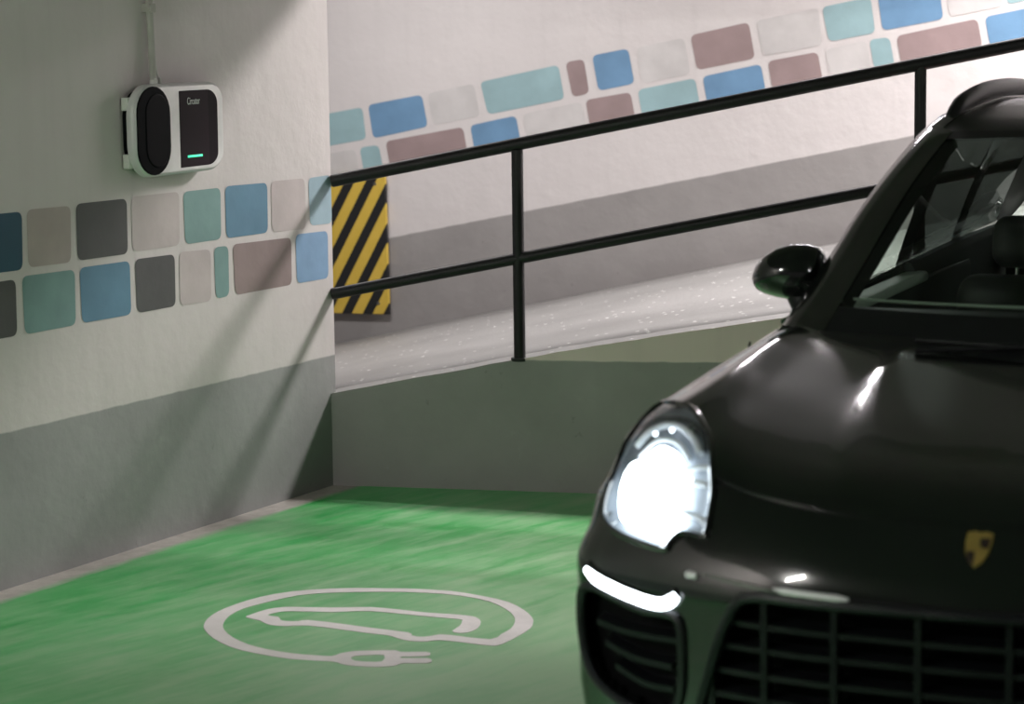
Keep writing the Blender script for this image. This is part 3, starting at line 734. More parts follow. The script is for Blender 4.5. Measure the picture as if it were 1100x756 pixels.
def arch(v):
    for cx, cz in WH:
        d = math.hypot(v.x-cx, v.z-cz)
        if WR-.022 < d < WR+.011:
            return Vector((cx+(v.x-cx)*WR/d, v.y, cz+(v.z-cz)*WR/d))
    return v
S = [[arch(v) for v in row] for row in S]
def keep_side(i, k):
    c = (S[i][k]+S[i+1][k]+S[i][k+1]+S[i+1][k+1])/4
    return all(math.hypot(c.x-cx, c.z-cz) > WR-.004 for cx, cz in WH)
grid([r_[::-1] for r_ in S], lambda i, j: keep_side(i, KZ-1-j))
# tail
zl = [.22, .34, .50, .68, .84, .96, 1.06]
TL = []
endrow = S[-1]
for z in zl:
    y0 = min(endrow, key=lambda v: abs(v.z-min(z, .955)))
    lean = max(0, (z-.80))*.35
    e = Vector((y0.x, y0.y, z)) if z < .955 else Vector((4.36-.01, .80+(.04 if z < 1 else -.07), z))
    TL.append([e, (4.50-lean, .80, z), (4.565-lean, .66, z), (4.60-lean, .40, z), (4.61-lean, .2, z), (4.615-lean, 0, z)])
TL.append([(4.34, .72, 1.078), (4.375, .66, 1.092), (4.395, .58, 1.094), (4.425, .40, 1.092), (4.445, .2, 1.09), (4.455, 0, 1.088)])
grid(patch(TL, 6, 6))
body = mirror_mesh('body_shell', verts, faces, m_paint, car)

# bonnet
verts = []; faces = []
BON = [row[:H_COL+1] for row in D[R_HOOD:]]
BONd = []
for i, row in enumerate(BON):
    q = [Vector(v)+Vector((0, 0, .002)) for v in row]
    if i == 0:
        low = [v+Vector((.004, 0, -.014)) for v in q]
        q = [v+Vector((.006, 0, 0)) for v in q]
        BONd.append(low)
    q[-1] = q[-1] + Vector((0, -.003, 0))
    BONd.append(q)
grid(BONd, f=pushed)
mirror_mesh('bonnet', verts, faces, m_paint, car)

# ---------------------------------------------------------------- greenhouse
EE = [(1.47, .800, 1.045), (1.80, .765, 1.195), (2.04, .715, 1.345), (2.25, .670, 1.455), (2.42, .640, 1.520), (2.62, .622, 1.552), (3.0, .61, 1.572), (3.5, .60, 1.553), (4.0, .58, 1.47), (4.22, .60, 1.33), (4.38, .66, 1.10)]
CE = [(1.27, 0, 1.035), (1.58, 0, 1.225), (1.85, 0, 1.385), (2.07, 0, 1.488), (2.27, 0, 1.536), (2.52, 0, 1.563), (3.0, 0, 1.580), (3.5, 0, 1.568), (4.02, 0, 1.505), (4.27, 0, 1.36), (4.46, 0, 1.09)]
GN = []
for e, c in zip(EE, CE):
    row = []
    for t in (0, .25, .5, .7, .86, 1.):
        row.append((c[0]+(e[0]-c[0])*t**2.3, e[1]*t, c[2]+(e[2]-c[2])*t**1.85))
    GN.append(row)
GD = patch(GN, 6, 6)
iW = 3*6+4        # top of the windscreen
iT = 8*6+1        # where the rear window starts
def gpart(name, i0, i1, j1, mat, lift=0., thick=0., j0=0):
    global verts, faces
    verts = []; faces = []
    grid([[v+Vector((0, 0, lift)) for v in row[j0:j1+1]] for row in GD[i0:i1+1]])
    o = mirror_mesh(name, verts, faces, mat, car, sharp=0)
    if thick:
        s = o.modifiers.new('t', 'SOLIDIFY'); s.thickness = thick; s.offset = -1
    return o
JG = 27
windscreen = gpart('windscreen', 0, iW, JG, m_ws)
gpart('roof', iW, iT, 29, m_roof)
gpart('rear_window', iT, len(GD)-1, JG, m_priv)
# dark band printed round the edge of the windscreen
verts = []; faces = []
grid([[v+Vector((-.0015, 0, .003)) for v in row[:JG+1]] for row in GD[0:3]])
grid([[v+Vector((-.0015, 0, .003)) for v in row[:JG+1]] for row in GD[iW-2:iW+1]])
fb = mirror_mesh('printed_border', verts, faces, m_trim, windscreen, sharp=0)
# pillars: strip along the outer edge of the glasshouse
def gpt(i, j): return GD[i][j]
for sgn, in ((1,), (-1,)):
    bm = bmesh.new(); prev = None
    for i in range(0, len(GD)):
        e = GD[i][30]; inn = GD[i][23 if i <= iW else 26]
        # plane of the glass
        n = (GD[min(i+1, len(GD)-1)][30]-GD[max(i-1, 0)][30]).cross(e-inn).normalized()
        if n.z < 0 and i < len(GD)-12: n = -n
        if i >= len(GD)-12 and n.x < 0: n = -n
        sec = [inn + n*.004, e*.5+inn*.5 + n*.010, e + n*.004, e + Vector((0, .012, -.014)), e + Vector((0, .006, -.045)), inn - n*.045]
        ring = [bm.verts.new((p.x, p.y*sgn, p.z)) for p in sec]
        if prev:
            for k in range(6): bm.faces.new((prev[k], prev[(k+1) % 6], ring[(k+1) % 6], ring[k]))
        else: bm.faces.new(ring)
        prev = ring
    bm.faces.new(prev)
    bm_obj('roof_pillar', bm, m_paint, car, sharp=50)
# side windows between the belt line and the roof edge
belt = lambda x: Vector((x, .818 - .02*max(0, (x-3.3)), 1.045+.016*(x-1.5)))
def roof_edge(x):
    P = [r_[30] for r_ in GD]
    for a, b in zip(P, P[1:]):
        if a.x <= x <= b.x: return a.lerp(b, (x-a.x)/max(1e-6, b.x-a.x))
    return P[-1]
def side_window(name, xa, xb, top_in=.05, mat=m_sg, lean=(0, 0)):
    for sgn in (1, -1):
        bm = bmesh.new(); prev = None
        n = 16
        for i in range(n+1):
            ring = []
            for k in range(9):
                u = k/8
                x = (xa+lean[0]*u)*(1-i/n)+(xb+lean[1]*u)*i/n
                lo = belt(x); hi = roof_edge(x)
                p = lo.lerp(hi, u) ; p.y += .018*math.sin(math.pi*u)+.004
                p.z = lo.z + (hi.z-.012-lo.z)*u
                if hi.z-lo.z < .06: p.z = lo.z + .02*u
                ring.append(bm.verts.new((x, p.y*sgn, p.z)))
            if prev:
                for k in range(8): bm.faces.new((prev[k], prev[k+1], ring[k+1], ring[k]))
            prev = ring
        o = bm_obj(name, bm, mat, car, sharp=0)
side_window('front_side_window', 1.60, 2.76, lean=(.10, .02))
side_window('rear_side_window', 2.92, 3.50, lean=(.02, -.02), mat=m_priv)
side_window('quarter_window', 3.60, 4.16, lean=(.0, -.25), mat=m_priv)
side_window('tail_pillar', 4.15, 4.37, lean=(-.25, -.14), mat=m_int)
side_window('centre_pillar', 2.75, 2.93, mat=m_gloss, lean=(.02, .02))
side_window('rear_pillar', 3.49, 3.61, mat=m_gloss, lean=(-.02, 0))
for sgn in (1, -1):
    bm = bmesh.new()
    add_tube(bm, [(x, (belt(x).y+.004)*sgn, belt(x).z) for x in [1.56+i*.1 for i in range(28)]], .010, 8)
    bm_obj('window_sill_trim', bm, m_gloss, car)
    # door shut lines and handles
    for xl in (1.62, 2.84, 3.62):
        bm = bmesh.new()
        pts = []
        for u in [i/14 for i in range(15)]:
            z = .30+.68*u
            if xl > 3.5 and z < .78: continue
            base = at_x(xl); row = min(S, key=lambda r_: abs(r_[0].x-xl)); v = min(row, key=lambda q: abs(q.z-z))
            pts.append((xl, (v.y-.002)*sgn if z < .90 else (v.y-.004-(z-.9)*.3)*sgn, z))
        add_tube(bm, pts, .0035, 6); bm_obj('door_seam', bm, m_hole, car)
    for xl in (2.58, 3.42):
        bm = bmesh.new(); row = min(S, key=lambda r_: abs(r_[0].x-xl)); v = min(row, key=lambda q: abs(q.z-.86))
        add_tube(bm, [(xl, v.y*sgn, .86), (xl+.02, (v.y+.03)*sgn, .865), (xl+.17, (v.y+.03)*sgn, .87), (xl+.19, v.y*sgn, .87)], .012, 10)
        bm_obj('door_handle', bm, m_paint, car)
    # roof rails
    bm = bmesh.new()
    pts = []
    for x, dz in ((2.50, -.02), (2.55, .012), (2.62, .026), (2.80, .032), (3.0, .032), (3.3, .032), (3.6, .030), (3.95, .022), (4.05, -.01)):
        e = roof_edge(x); pts.append((x, (e.y-.035)*sgn, e.z+dz-.004))
    add_tube(bm, smooth_poly(pts, 4, False), .022, 12, squash=1.5)
    # solid web under the front foot
    bm_obj('roof_rail', bm, m_trim, car)

# ---------------------------------------------------------------- headlights
m_refl = pmat('headlight_reflector', (.20, .22, .245), .5, metal=.1, noise=.05, nscale=30)
m_beam = pmat('headlight_beam', (.9, .95, 1.), .3, emit=(.86, .95, 1.), estr=9, noise=.01)
m_dot = pmat('small_led', (.9, .95, 1.), .3, emit=(.85, .94, 1.), estr=5, noise=.01)
m_drl = pmat('daytime_strip', (.9, .95, 1.), .3, emit=(.84, .93, 1.), estr=9, noise=.01)
m_ring = pmat('headlight_ring', (.78, .80, .84), .4, noise=.05)
m_bez = pmat('headlight_bezel', (.05, .055, .06), .25, noise=.1, nscale=30, coat=.5)
HLs = smooth_poly(HL, 3)
hc = (sum(p[0] for p in HL)/len(HL), sum(p[1] for p in HL)/len(HL))
def drape(y, z, sgn, off):
    p, n = front(y, z); q = p+n*off
    return Vector((q.x, q.y*sgn, q.z))
def scale_poly(P, c, k): return [(c[0]+(x-c[0])*k, c[1]+(y-c[1])*k) for x, y in P]
for sgn in (1, -1):
    hl = bpy.data.objects.new('headlight', None)
    # housing rim
    bm = bmesh.new()
    add_tube(bm, [drape(y, z, sgn, .002) for y, z in HLs], .0075, 8, closed=True)
    hl = bm_obj('headlight', bm, m_gloss, car)
    # lens
    bm = bmesh.new(); rings = []
    for k in range(9):
        s = 1-k/8
        rings.append([bm.verts.new(drape(*(hc[0]+(y-hc[0])*s, hc[1]+(z-hc[1])*s), sgn, .003+.010*(1-s*s))) for y, z in HLs] if k < 8 else None)
    c0 = bm.verts.new(drape(hc[0], hc[1], sgn, .013))
    for A, B in zip(rings[:7], rings[1:8]):
        for i in range(len(A)): bm.faces.new((A[i], A[(i+1) % len(A)], B[(i+1) % len(A)], B[i]))
    for i in range(len(rings[7])): bm.faces.new((rings[7][i], rings[7][(i+1) % len(HLs)], c0))
    bm_obj('lens', bm, m_lens, hl, sharp=0)
    # inner bezel wall following the outline down to the pan
    bm = bmesh.new()
    A = [bm.verts.new(drape(y, z, sgn, -.001)) for y, z in HLs]
    sp_ = scale_poly(HLs, hc, .93); Bq = []
    for y, z in sp_:
        q = drape(y, z, sgn, 0) + Vector((.055, 0, 0)); Bq.append(bm.verts.new(q))
    for i in range(len(A)): bm.faces.new((A[i], A[(i+1) % len(A)], Bq[(i+1) % len(A)], Bq[i]))
    Cq = []
    for k in (.7, .4):
        Cq.append([bm.verts.new(drape(*p, sgn, 0)+Vector((.06, 0, 0))) for p in scale_poly(HLs, hc, k)])
    prev = Bq
    for ring in Cq:
        for i in range(len(prev)): bm.faces.new((prev[i], prev[(i+1) % len(prev)], ring[(i+1) % len(prev)], ring[i]))
        prev = ring
    cc_ = bm.verts.new(drape(*hc, sgn, 0)+Vector((.06, 0, 0)))
    for i in range(len(prev)): bm.faces.new((prev[i], prev[(i+1) % len(prev)], cc_))
    bm_obj('reflector_bowl', bm, m_refl, hl, sharp=0)
    # main lamp, the outer and lower part of the unit
    bm = bmesh.new(); LP = smooth_poly(BEAM, 3); bc = (sum(p[0] for p in LP)/len(LP), sum(p[1] for p in LP)/len(LP)); prev = None
    for k, dz in ((1., .030), (.96, .016), (.75, .008), (.4, .005)):
        ring = [bm.verts.new(drape(*p, sgn, 0)+Vector((dz, 0, 0))) for p in scale_poly(LP, bc, k)]
        if prev:
            for i in range(len(prev)): bm.faces.new((prev[i], prev[(i+1) % len(prev)], ring[(i+1) % len(prev)], ring[i]))
        prev = ring
    c1 = bm.verts.new(drape(*bc, sgn, 0)+Vector((.004, 0, 0)))
    for i in range(len(prev)): bm.faces.new((prev[i], prev[(i+1) % len(prev)], c1))
    bm_obj('main_lamp', bm, m_beam, hl, sharp=0)
    # bright ring segment, shelf ribs and little projectors in the upper inner corner
    for pts, rr, mt in ARCS:
        bm = bmesh.new(); add_tube(bm, smooth_poly([tuple(drape(y, z, sgn, 0)+Vector((.030, 0, 0))) for y, z in pts], 3, False), rr, 8)
        bm_obj('inner_ring', bm, m_ring if mt else m_bez, hl)
    for y, z, rr in DOTS:
        bm = bmesh.new(); q = drape(y, z, sgn, 0)+Vector((.022, 0, 0))
        bmesh.ops.create_uvsphere(bm, u_segments=14, v_segments=8, radius=rr, matrix=Matrix.Translation(q))
        bm_obj('small_light', bm, m_dot, hl)

# ---------------------------------------------------------------- daytime running strip + side air intake
for sgn in (1, -1):
    bm = bmesh.new()
    pts = smooth_poly([tuple(drape(y, z, sgn, .006)) for y, z in DRL], 4, False)
    n = len(pts); rad = [.0135*min(1, .55+i*.12, .6+(n-1-i)*.10) for i in range(n)]
    add_tube(bm, pts, rad, 10)
    st = bm_obj('daytime_light', bm, m_drl, car)
    bm = bmesh.new()
    add_tube(bm, [Vector(p)+Vector((.006, 0, 0)) for p in smooth_poly([tuple(drape(y, z+.004, sgn, -.004)) for y, z in DRL], 4, False)], .019, 10)
    bm_obj('light_housing', bm, m_gloss, st)
    # frame of the intake
    IP = smooth_poly(INT, 3)
    bm = bmesh.new(); add_tube(bm, [drape(y, z, sgn, .002) for y, z in IP], .011, 8, closed=True)
    fr_ = bm_obj('side_intake', bm, m_trim, car)
    bm = bmesh.new()
    ic = (sum(p[0] for p in INT)/len(INT), sum(p[1] for p in INT)/len(INT)); prev = None
    for k in (.98, .8, .55, .3):
        ring = [bm.verts.new(drape(*p, sgn, 0)+Vector((.06, 0, 0))) for p in scale_poly(IP, ic, k)]
        if prev:
            for i in range(len(prev)): bm.faces.new((prev[i], prev[(i+1) % len(prev)], ring[(i+1) % len(prev)], ring[i]))
        prev = ring
    bm.faces.new(prev)
    bm_obj('intake_backing', bm, m_hole, fr_, sharp=0)
    for pts in FINS:
        bm = bmesh.new()
        P = smooth_poly([tuple(drape(y, z, sgn, 0)+Vector((.020, 0, 0))) for y, z in pts], 4, False); prev = None
        for p in P:
            p = Vector(p); ring = [bm.verts.new(p+Vector(d)) for d in ((-.012, 0, .006), (.045, 0, .012), (.045, 0, -.006), (-.012, 0, -.006))]
            if prev:
                for k in range(4): bm.faces.new((prev[k], prev[(k+1) % 4], ring[(k+1) % 4], ring[k]))
            else: bm.faces.new(ring)
            prev = ring
        bm.faces.new(prev)
        bm_obj('fin', bm, m_grl, fr_)

# ---------------------------------------------------------------- centre grille
def fullpoly(P):    # half outline -> full outline (mirror)
    return [(y, z) for y, z in P] + [(-y, z) for y, z in P[::-1]]
bm = bmesh.new()
GP = fullpoly(GRLh)
GPs = []
for i in range(len(GP)):
    a = GP[i]; b = GP[(i+1) % len(GP)]
    m_ = max(1, int(math.hypot(b[0]-a[0], b[1]-a[1])/.03))
    for k in range(m_): GPs.append((a[0]+(b[0]-a[0])*k/m_, a[1]+(b[1]-a[1])*k/m_))
def dr0(y, z, off):
    p, n = front(abs(y), z); q = p+n*off
    return Vector((q.x, math.copysign(q.y, y) if abs(y) > 1e-6 else 0, q.z))
add_tube(bm, [dr0(y, z, .001) for y, z in GPs], .012, 8, closed=True)
grille = bm_obj('grille', bm, m_grl, car)
ztop, zbot = .668, .335
bm = bmesh.new(); prev = None
for i in range(49):
    y = -.60+1.2*i/48
    ring = [bm.verts.new(dr0(y, z, 0)+Vector((.085, 0, 0))) for z in (ztop+.01, .58, .50, .42, zbot-.02)]
    if prev:
        for k in range(4): bm.faces.new((prev[k], prev[k+1], ring[k+1], ring[k]))
    prev = ring
bm_obj('grille_backing', bm, m_hole, grille, sharp=0)
def half_width(z):
    # grille half width at height z from the half outline
    best = 0
    for a, b in zip(GRLh, GRLh[1:]):
        if min(a[1], b[1]) <= z <= max(a[1], b[1]) and a[1] != b[1]:
            best = max(best, a[0]+(b[0]-a[0])*(z-a[1])/(b[1]-a[1]))
    return best or .45
for z in SLATS:
    hw = half_width(z)-.004; bm = bmesh.new(); prev = None
    for i in range(41):
        y = -hw+2*hw*i/40
        p = dr0(y, z, 0)+Vector((.012, 0, 0))
        ring = [bm.verts.new(p+Vector(d)) for d in ((0, 0, .0055), (.05, 0, .011), (.05, 0, -.002), (0, 0, -.0055))]
        if prev:
            for k in range(4): bm.faces.new((prev[k], prev[(k+1) % 4], ring[(k+1) % 4], ring[k]))
        else: bm.faces.new(ring)
        prev = ring
    bm.faces.new(prev)
    bm_obj('slat', bm, m_grl, grille)
for y in VBARS:
    bm = bmesh.new(); prev = None
    zt = ztop; 
    for i in range(13):
        z = zt+(zbot-zt)*i/12
        if abs(y) > half_width(z)-.002: continue
        p = dr0(y, z, 0)+Vector((.006, 0, 0))
        ring = [bm.verts.new(p+Vector(d)) for d in ((0, .0065, 0), (.05, .0065, 0), (.05, -.0065, 0), (0, -.0065, 0))]
        if prev:
            for k in range(4): bm.faces.new((prev[k], prev[(k+1) % 4], ring[(k+1) % 4], ring[k]))
        else: bm.faces.new(ring)
        prev = ring
    if prev: bm.faces.new(prev)
    bm_obj('upright_bar', bm, m_grl, grille)
# black grille moulding, then white strips painting a tube lamp's reflection on the nose
def nose_strip(name, ya, yb, z_of, rad, mat, parent=car):
    bm = bmesh.new()
    pts = [dr0(ya+(yb-ya)*i/14, z_of(ya+(yb-ya)*i/14), .004) for i in range(15)]
    rr = [rad*min(1, .5+i*.25, .5+(14-i)*.25) for i in range(15)]
    add_tube(bm, pts, rr, 10); return bm_obj(name, bm, mat, parent)
nose_strip('grille_moulding', -.56, .56, lambda y: .6745+.02*(abs(y)/.5)**2, .0055, m_gloss)
m_strip = pmat('painted_glint_white', (.86, .82, .88), .3, coat=.6, noise=.02)
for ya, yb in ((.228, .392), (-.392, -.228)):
    nose_strip('nose_glint', ya, yb, lambda y: .686+.004*(abs(y)-.23)/.16, .0075, m_strip)
for ya, yb in ((.575, .603), (-.603, -.575)):
    nose_strip('short_nose_glint', ya, yb, lambda y: .694, .0075, m_strip)  # short white piece painting the same tube reflection

# ---------------------------------------------------------------- shield badge on the nose
def badge_uv(u, v): # u right(+)/left in y, v up
    return u, v
m_gold = pmat('badge_gold', (.62, .43, .13), .35, metal=.7, noise=.15, nscale=300)
m_bdk = pmat('badge_dark', (.03, .018, .015), .4, noise=.1, nscale=200)
BZ = .795; BY = -.022
shield = [(-.026, .030), (-.012, .033), (0, .031), (.012, .033), (.026, .030), (.0265, .012), (.023, -.006), (.015, -.022), (0, -.035), (-.015, -.022), (-.023, -.006), (-.0265, .012)]
shield = [(u, v*.88) for u, v in shield]
shs = []
for i, p in enumerate(shield):
    shs.append(p)
def plate(name, poly, off0, off1, mat, parent):
    bm = bmesh.new()
    A = [bm.verts.new(dr0(BY+u, BZ+v, off0) if True else 0) for u, v in poly]; B = [bm.verts.new(dr0(BY+u, BZ+v, off1)) for u, v in poly]
    bm.faces.new(A); bm.faces.new(B[::-1])
    for i in range(len(A)): bm.faces.new((A[i], A[(i+1) % len(A)], B[(i+1) % len(A)], B[i]))
    return bm_obj(name, bm, mat, parent, smooth=False)
badge = plate('badge', shs, .001, .0045, m_gold, car); badge['label'] = 'gold shield badge with dark quarters'
# y is positive towards the left of the photo
plate('dark_quarter', [(.003, -.004), (.021, -.004), (.016, -.019), (.003, -.028)], .0042, .0054, m_bdk, badge)
plate('dark_quarter', [(-.003, .004), (-.022, .002), (-.0235, .018), (-.003, .018)], .0042, .0054, m_bdk, badge)
plate('centre_shield', [(-.006, .008), (.006, .008), (.006, 0), (0, -.009), (-.006, 0)], .0054, .0064, m_gold, badge)

# ---------------------------------------------------------------- wing mirrors
def ell_surface(bm, stations, n=20):
    prev = None
    for c, ry, rz, y in stations:
        ring = []
        for k in range(n):
            a = 2*math.pi*k/n
            ring.append(bm.verts.new((c[0]+ry*math.cos(a), y, c[1]+rz*math.sin(a))))
        if prev:
            for k in range(n): bm.faces.new((prev[k], prev[(k+1) % n], ring[(k+1) % n], ring[k]))
        else: bm.faces.new(ring)
        prev = ring
    bm.faces.new(prev)
for sgn in (1, -1):
    bm = bmesh.new()
    # stations outwards: (centre x,z), half depth, half height, y
    st = [((1.84, 1.135), .050, .060, .792), ((1.835, 1.140), .074, .076, .802), ((1.83, 1.147), .084, .080, .835), ((1.825, 1.150), .086, .077, .875), ((1.825, 1.148), .082, .069, .915), ((1.83, 1.142), .072, .056, .95), ((1.84, 1.135), .056, .040, .975), ((1.85, 1.128), .032, .022, .990), ((1.856, 1.125), .006, .005, .995)]
    ell_surface(bm, [(c, a, b, y*sgn) for c, a, b, y in st], 28)
    # flatten the rear where the glass sits
    for v in bm.verts:
        if v.co.x > 1.868: v.co.x = 1.868 + (v.co.x-1.868)*.15
    mr = bm_obj('wing_mirror', bm, m_paint, car, sharp=0)
    bm = bmesh.new()
    P = [(1.8795, .80+.085+.085*math.cos(2*math.pi*k/24), 1.148+.062*math.sin(2*math.pi*k/24)) for k in range(24)]
    vs = [bm.verts.new((x, y*sgn, z)) for x, y, z in P]; bm.faces.new(vs)
    r_ = bmesh.ops.extrude_face_region(bm, geom=list(bm.faces))
    for g_ in r_['geom']:
        if isinstance(g_, bmesh.types.BMVert): g_.co.x += .003
    bm_obj('mirror_glass', bm, m_chrome, mr, smooth=False)
    bm = bmesh.new()
    Ps = [(1.80, .80, .985), (1.81, .815, 1.02), (1.825, .835, 1.06), (1.835, .85, 1.09)]
    add_tube(bm, [(x-.02, y*sgn, z) for x, y, z in Ps], [.048, .044, .038, .040], 14, squash=1.)
    bm_obj('mirror_foot', bm, m_trim, mr)
    bm = bmesh.new()
    add_tube(bm, [(1.742+.10*t*t, (.83+.155*t)*sgn, 1.122-.002*t) for t in [i/8 for i in range(9)]], .006, 8)
    bm_obj('indicator_strip', bm, m_lens, mr)

# ---------------------------------------------------------------- wheels
def wheel(x, sgn):
    cy = .845*sgn
    bm = bmesh.new()
    prof = [(.245, -.10), (.30, -.118), (.345, -.112), (.362, -.09), (.366, -.04), (.366, .04), (.362, .09), (.345, .112), (.30, .118), (.245, .10)]
    n = 48; prev = None; first = None
    for k in range(n+1):
        a = 2*math.pi*k/n
        ring = first if k == n else [bm.verts.new((x+r_*math.cos(a), cy+w_, .366+r_*math.sin(a))) for r_, w_ in prof]
        if k == 0: first = ring
        if prev:
            for j in range(len(prof)): bm.faces.new((prev[j], prev[(j+1) % len(prof)], ring[(j+1) % len(prof)], ring[j]))
        prev = ring
    wh = bm_obj('wheel', bm, m_rub, car, sharp=40)
    bm = bmesh.new()
    o = .085*sgn
    for rr, ww in ((.243, .0),):
        add_tube(bm, [(x+.236*math.cos(2*math.pi*k/48), cy+o*1.1, .366+.236*math.sin(2*math.pi*k/48)) for k in range(48)], .012, 8, closed=True)
    bmesh.ops.create_cone(bm, cap_ends=True, segments=24, radius1=.05, radius2=.045, depth=.04, matrix=Matrix.Translation((x, cy+o*.95, .366)) @ Matrix.Rotation(R(90), 4, 'X'))
    bmesh.ops.create_cone(bm, cap_ends=False, segments=48, radius1=.24, radius2=.24, depth=.17, matrix=Matrix.Translation((x, cy, .366)) @ Matrix.Rotation(R(90), 4, 'X'))
    for k in range(5):
        for d_ in (-.16, .16):
            a0 = 2*math.pi*k/5
            p0 = Vector((x+.04*math.cos(a0+d_), cy+o*.95, .366+.04*math.sin(a0+d_))); p1 = Vector((x+.235*math.cos(a0+d_), cy+o*1.0, .366+.235*math.sin(a0+d_)))
            add_tube(bm, [p0, p1], [.020, .014], 8)
    bm_obj('rim', bm, m_rim, wh)
    bm = bmesh.new()
    bmesh.ops.create_cone(bm, cap_ends=True, segments=40, radius1=.17, radius2=.17, depth=.02, matrix=Matrix.Translation((x, cy+o*.3, .366)) @ Matrix.Rotation(R(90), 4, 'X'))
    bm_obj('brake_disc', bm, pmat('brake_steel', (.25, .25, .25), .4, metal=1, noise=.1), wh)
    # liner of the wheel arch
    bm = bmesh.new(); prev = None
    for k in range(25):
        a = R(-18+216*k/24)
        ring = [bm.verts.new((x+.40*math.cos(a), y_*sgn, .352+.40*math.sin(a))) for y_ in (.55, .945)]
        if prev: bm.faces.new((prev[0], prev[1], ring[1], ring[0]))
        prev = ring
    bm_obj('wheel_arch_liner', bm, m_trim, car, sharp=0)
    bm = bmesh.new()
    pts = []
    for k in range(33):
        a = R(-20+220*k/32); px_, pz_ = x+(WR)*math.cos(a), .352+WR*math.sin(a)
        row = min(S, key=lambda r2: abs(r2[0].x-px_)); v = min(row, key=lambda q: abs(q.z-pz_)); pts.append((px_, (v.y)*sgn, pz_))
    add_tube(bm, pts, .012, 8); bm_obj('wheel_arch_trim', bm, m_trim, car)
for x in (.905, 3.712):
    for sgn in (1, -1): wheel(x, sgn)
# floor pan and side sills so one cannot look under the shell
bm = bmesh.new(); add_box(bm, (.35, -.53, .19), (4.40, .53, .26), .02); add_box(bm, (1.34, -.90, .19), (3.27, .90, .27), .02)
bm_obj('underbody', bm, m_trim, car)

# ---------------------------------------------------------------- tail lamps
m_tail = pmat('tail_lamp_red', (.45, .01, .01), .2, emit=(1., .06, .05), estr=.5, coat=1, noise=.02)
TPATH = smooth_poly([(4.362, .884), (4.42, .852), (4.470, .806), (4.508, .735), (4.540, .655)], 3, False)
for sgn in (1, -1):
    bm = bmesh.new(); prev = None
    for i, (tx, ty) in enumerate(TPATH):
        t = Vector(TPATH[min(i+1, len(TPATH)-1)])-Vector(TPATH[max(i-1, 0)]); nx, ny = -t.y, t.x; ll = math.hypot(nx, ny); nx /= ll; ny /= ll
        if ny < 0 and nx < 0: nx, ny = -nx, -ny
        ring = [bm.verts.new((tx+nx*o_+lx, (ty+ny*o_)*sgn, .895+dz)) for o_, dz, lx in ((.004, -.055, .018), (.022, -.035, .012), (.026, 0, 0), (.020, .038, -.012), (.004, .052, -.018), (.003, 0, 0))]
        if prev:
            for k in range(6): bm.faces.new((prev[k], prev[(k+1) % 6], ring[(k+1) % 6], ring[k]))
        else: bm.faces.new(ring)
        prev = ring
    bm.faces.new(prev)
    tl_ = bm_obj('tail_light', bm, m_tail, car)
    li = bpy.data.lights.new('tail_glow', 'SPOT'); li.energy = 14; li.spot_size = R(150); li.spot_blend = .8; li.shadow_soft_size = .05; li.color = (1, .22, .24)
    lo = bpy.data.objects.new('tail_glow', li); COL.objects.link(lo); lo.parent = tl_; lo.location = (4.62, .78*sgn, .91); lo.rotation_euler = Vector((1, .2*sgn, .12)).to_track_quat('-Z', 'Y').to_euler()

# ---------------------------------------------------------------- cabin
bm = bmesh.new()
# dashboard: lofted section across the car
prev = None
for i in range(17):
    y = -.74+1.48*i/16; k = 1-abs(y/.74)**4*.0
    sec = [(1.32+.14*(abs(y)/.74)**2, 1.00), (1.45+.10*(abs(y)/.74)**2, 1.045), (1.62, 1.065), (1.80, 1.062), (1.88, 1.035), (1.92, .97), (1.94, .80), (1.95, .62), (1.60, .60)]
    ring = [bm.verts.new((a, y, z + (.035*math.exp(-((y+.38)/.16)**2) if 2 < j < 6 else 0))) for j, (a, z) in enumerate(sec)]
    if prev:
        for j in range(len(sec)): bm.faces.new((prev[j], prev[(j+1) % len(sec)], ring[(j+1) % len(sec)], ring[j]))
    else: bm.faces.new(ring)
    prev = ring
bm.faces.new(prev)
dash = bm_obj('dashboard', bm, m_int, car)
bm = bmesh.new(); dl = [GD[3][j]+Vector((.012, 0, -.012)) for j in range(0, 24, 2)]
add_tube(bm, [Vector((p.x, -p.y, p.z)) for p in dl[:0:-1]]+dl, .004, 8)
bm_obj('windscreen_glint', bm, m_litpale, dash)  # pale line painted in for a reflection low on the windscreen
for sgn in (1, -1):
    bm = bmesh.new()
    add_box(bm, (1.62, .745, .40), (3.50, .80, 1.03), .02)
    for v in bm.verts: v.co.y *= sgn
    dp = bm_obj('door_panel', bm, m_int, car)
    bm = bmesh.new(); add_box(bm, (1.62, .735, 1.020), (2.84, .805, 1.052), .012, 3)
    for v in bm.verts: v.co.y *= sgn
    bm_obj('door_top_rail', bm, m_litpale, dp)  # light falling on the door top is put into its pale colour
for sgn in (1, -1):      # matt inner lining along the rear sides, over the wheel boxes and behind the rear pillars
    bm = bmesh.new(); prev = None
    for x, yo in ((2.80, .795), (3.2, .790), (3.6, .782), (3.9, .765), (4.1, .745), (4.25, .72), (4.34, .69)):
        zt = belt(x).z+.012
        ring = [bm.verts.new((x, y_*sgn, z_)) for y_, z_ in ((yo-.05, .34), (yo-.03, zt-.03), (yo-.01, zt), (yo+.012, zt), (yo+.012, zt-.02), (yo-.02, .34))]
        if prev:
            for k in range(6): bm.faces.new((prev[k], prev[(k+1) % 6], ring[(k+1) % 6], ring[k]))
        else: bm.faces.new(ring)
        prev = ring
    bm.faces.new(prev)
    bm_obj('rear_side_lining', bm, m_int, car)
